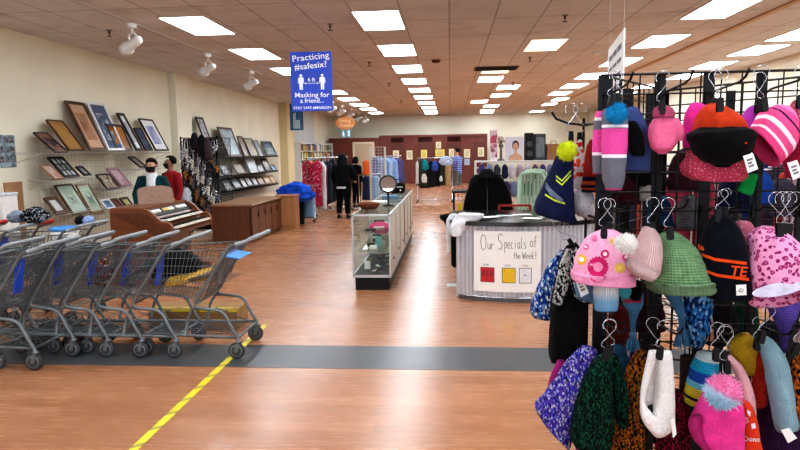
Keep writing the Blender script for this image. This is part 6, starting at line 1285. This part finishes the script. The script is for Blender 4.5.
hat('maroon_knit_hat','maroon and black marled knit hat below the white neck warmer','hat',[(392,668,684),(410,662,688),(430,658,690),(452,656,690),(462,656,690)],2.30,.05,knit([(120,20,44),(30,12,18),(160,40,66),(60,14,26)],95),seed=49)
h=hat('striped_turquoise_hat','turquoise, blue and yellow striped knit hat','hat',[((699,352),(718,355)),((693,364),(717,368)),((689,378),(713,383)),((685,392),(707,398)),((684,403),(703,409))],2.27,.05,stripes([(0,(206,226,226)),(.14,(40,170,206)),(.33,(34,90,180)),(.5,(120,206,226)),(.6,(226,206,60)),(.76,(50,44,44)),(.82,(226,206,60)),(.94,(70,50,40))],'row'),seed=50,wob=.03)
hat('brown_hat','brown knit piece at the edge of the turquoise striped hat','hat',[(356,681,694),(376,680,691),(396,679,688),(410,680,690)],2.35,.04,fabric((70,50,46),'row'),seed=51)
h=hat('pompom_beanie','hot pink ribbed beanie with a pink and pale blue fur pompom','hat',[((709,388),(738,392)),((702,402),(741,406)),((695,416),(742,420)),((690,428),(742,434)),((697,440),(742,448)),((704,450),(741,458))],2.15,.07,fabric((230,66,150),'fleece',.1),seed=52,wob=.03)
cloth('ribbed_cuff','','',[((690,418),(700,414)),((689,428),(702,430)),((694,440),(708,446)),((702,450),(716,458))],2.11,.04,fabric((222,56,140),'rib'),parent=h,seed=53,wob=.02,open_=False)
fur=NT('two_tone_fur'); fv=fur.tc('Generated'); fs_=fur.n('ShaderNodeSeparateXYZ'); fur.l(fv,fs_.inputs[0]); fm=fur.n('ShaderNodeMath',operation='MULTIPLY_ADD'); fur.l(fs_.outputs[2],fm.inputs[0]); fm.inputs[1].default_value=.62; fa=fur.n('ShaderNodeMath',operation='MULTIPLY'); fur.l(fs_.outputs[0],fa.inputs[0]); fa.inputs[1].default_value=.3; fur.l(fa.outputs[0],fm.inputs[2]); fur.l(fur.ramp(fm.outputs[0],[(.2,(150,206,226)),(.42,(196,214,230)),(.5,(236,140,186)),(1,(246,150,196))]),fur.b.inputs['Base Color']); fur.b.inputs['Roughness'].default_value=.9
pompom(h,723.5,392,16.5,2.06,fur.m,5,name='fur_pompom',spike=.35,dens=1300)
h=hat('pale_pink_scarf','pale pink smooth scarf curving behind the fur pompom','scarf',[((718,356),(732,356)),((728,362),(742,366)),((736,376),(749,380)),((740,394),(754,397)),((742,412),(755,416)),((744,424),(753,427))],2.25,.03,fabric((238,186,190),'fleece',.07),seed=54,open_=False,wob=.03)
h=hat('orange_scarf','orange red scarf with white squares and lettering','scarf',[((741,398),(752,406)),((741,414),(756,420)),((741,432),(759,436)),((741,450),(762,452)),((741,462),(764,462))],2.22,.03,fabric((226,70,40),'fleece',.1),seed=55,wob=.02)
WQ=fabric((244,238,236)); wrap('white_squares',[([(743,419),(747,417),(749,422),(745,424)],[(0,1,2,3)]),([(747,409),(751,412),(750,417),(747,413)],[(0,1,2,3)]),([(751,424),(755,423),(756,428),(752,429)],[(0,1,2,3)])],h,WQ)
vs,fs=text_geo('Dono',7,.1,0,'LEFT'); wrap('letters',[([(743.5+x,441-y+x*.05) for x,y in vs],[f]) for f in fs],h,WQ,off=.003)
hat('yellow_knit_hat','mustard yellow ribbed knit hat above the red scarf','hat',[((728,344),(748,333)),((731,354),(755,344)),((737,364),(757,358)),((743,374),(758,372))],2.30,.05,fabric((214,176,40),'row'),seed=56)
hat('red_knit_scarf','orange red chunky knit scarf beside the pale blue knit hat','scarf',[((752,344),(764,343)),((753,362),(766,362)),((753,384),(767,383)),((753,406),(766,404))],2.28,.035,fabric((206,54,30),'row'),seed=57,open_=False)
h=hat('pale_blue_knit_hat','pale blue cable knit hat hanging at a slant','hat',[((757,338),(767,336)),((760,348),(776,343)),((765,366),(786,360)),((768,386),(791,380)),((772,406),(796,400)),((775,424),(798,418)),((777,431),(797,426))],2.2,.05,fabric((160,200,214),'rib',.12),seed=58,wob=.03); ptag(h,[(781,430),(789,428),(797,438),(788,443)],2.16,lines=False)
hat('tiger_knit_hat','orange and black marled knit hat at the frame edge, bottom row','hat',[(356,800,812),(366,792,818),(386,788,820),(410,788,820),(424,794,820)],2.2,.06,knit([(216,120,40),(30,20,18),(170,80,30)],80),seed=59)
hat('plum_hat','dark plum knit hat below the pale blue knit hat','hat',[(398,760,786),(415,757,795),(440,755,802),(462,755,802)],2.36,.05,fabric((52,22,60),'row'),seed=60)
hat('peach_fur_hat','peach fur piece behind the pale blue knit hat','hat',[(330,800,814),(345,796,818),(362,798,820)],2.26,.05,knit([(226,170,160),(240,200,190)],120),seed=61)
hanger('chrome clip hanger holding the dark green mitten',606,353,2.09,h=29,lean=.1); hanger('second chrome clip hanger above the dark green mitten',609,350,2.16,flip=-1,h=27); hanger('chrome clip hanger holding the white neck warmer',660,352,2.07,h=27,lean=.1); hanger('chrome clip hanger holding the orange brown hat',652,350,2.2,flip=-1,h=28)
hanger('chrome clip hanger holding the turquoise striped hat',716,354,2.16,h=27); hanger('chrome clip hanger holding the fur pompom beanie',727,366,2.05,h=34,lean=-.1); hanger('chrome clip hanger holding the pale pink scarf',724,356,2.2,flip=-1,h=27); hanger('chrome clip hanger holding the red knit scarf',757,343,2.2,h=22); hanger('chrome clip hanger holding the pale blue knit hat',762,336,2.12,h=26,lean=.2); hanger('chrome clip hanger at the frame edge holding the orange black knit hat',796,348,2.12,h=30,lean=.3)
# ---- dark stock hanging on the back panels of the rack
bk=[(645,150,186,42,(18,18,20),'black beanie'),(688,150,190,40,(66,34,42),'wine red beanie'),(735,176,212,34,(26,30,60),'navy beanie'),(782,180,216,34,(90,84,100),'grey violet beanie'),(625,176,204,30,(70,26,34),'maroon beanie'),(648,292,330,34,(60,20,44),'dark plum mitten'),(722,300,344,34,(30,26,26),'black glove'),(745,296,340,28,(24,70,50),'bottle green mitten'),(620,305,345,26,(110,40,34),'brick red mitten'),(700,302,340,26,(206,150,120),'beige glove'),(770,322,352,26,(30,34,44),'charcoal beanie'),(660,196,226,26,(40,80,120),'steel blue beanie'),(690,196,228,26,(110,110,114),'grey beanie'),(760,170,204,24,(40,90,190),'royal blue beanie'),(690,410,456,40,(30,24,30),'black ribbed hat'),(600,390,452,50,(120,40,90),'berry hat'),(648,180,200,24,(200,190,180),'cream beanie')]
for k,(x,y0,y1,w_,c,nm) in enumerate(bk):
    Yk=2.68+.03*(k%4); hat(nm.replace(' ','_'),'%s hanging in the shade on the back of the hat rack'%nm,'hat' if ('hat' in nm or 'bean' in nm) else 'mitten',[(y0,x-w_*.2,x+w_*.2),(y0+(y1-y0)*.25,x-w_*.4,x+w_*.4),(y0+(y1-y0)*.6,x-w_*.48,x+w_*.48),(y1,x-w_*.5,x+w_*.5)],Yk,.04,fabric(c,'row'),seed=70+k)
# ================================================================== LIGHT FROM THE STOREFRONT BEHIND THE CAMERA
w=bpy.data.worlds.new('world'); bpy.context.scene.world=w; w.use_nodes=True; bg=w.node_tree.nodes['Background']; bg.inputs[0].default_value=lin((226,232,244)); bg.inputs[1].default_value=1.3
sc=bpy.context.scene; sc.view_settings.view_transform='Standard'; sc.view_settings.look='Medium High Contrast'; sc.view_settings.exposure=.45
sc.cycles.max_bounces=8; sc.cycles.transparent_max_bounces=12; sc.cycles.caustics_reflective=False; sc.cycles.caustics_refractive=False; sc.cycles.sample_clamp_indirect=6
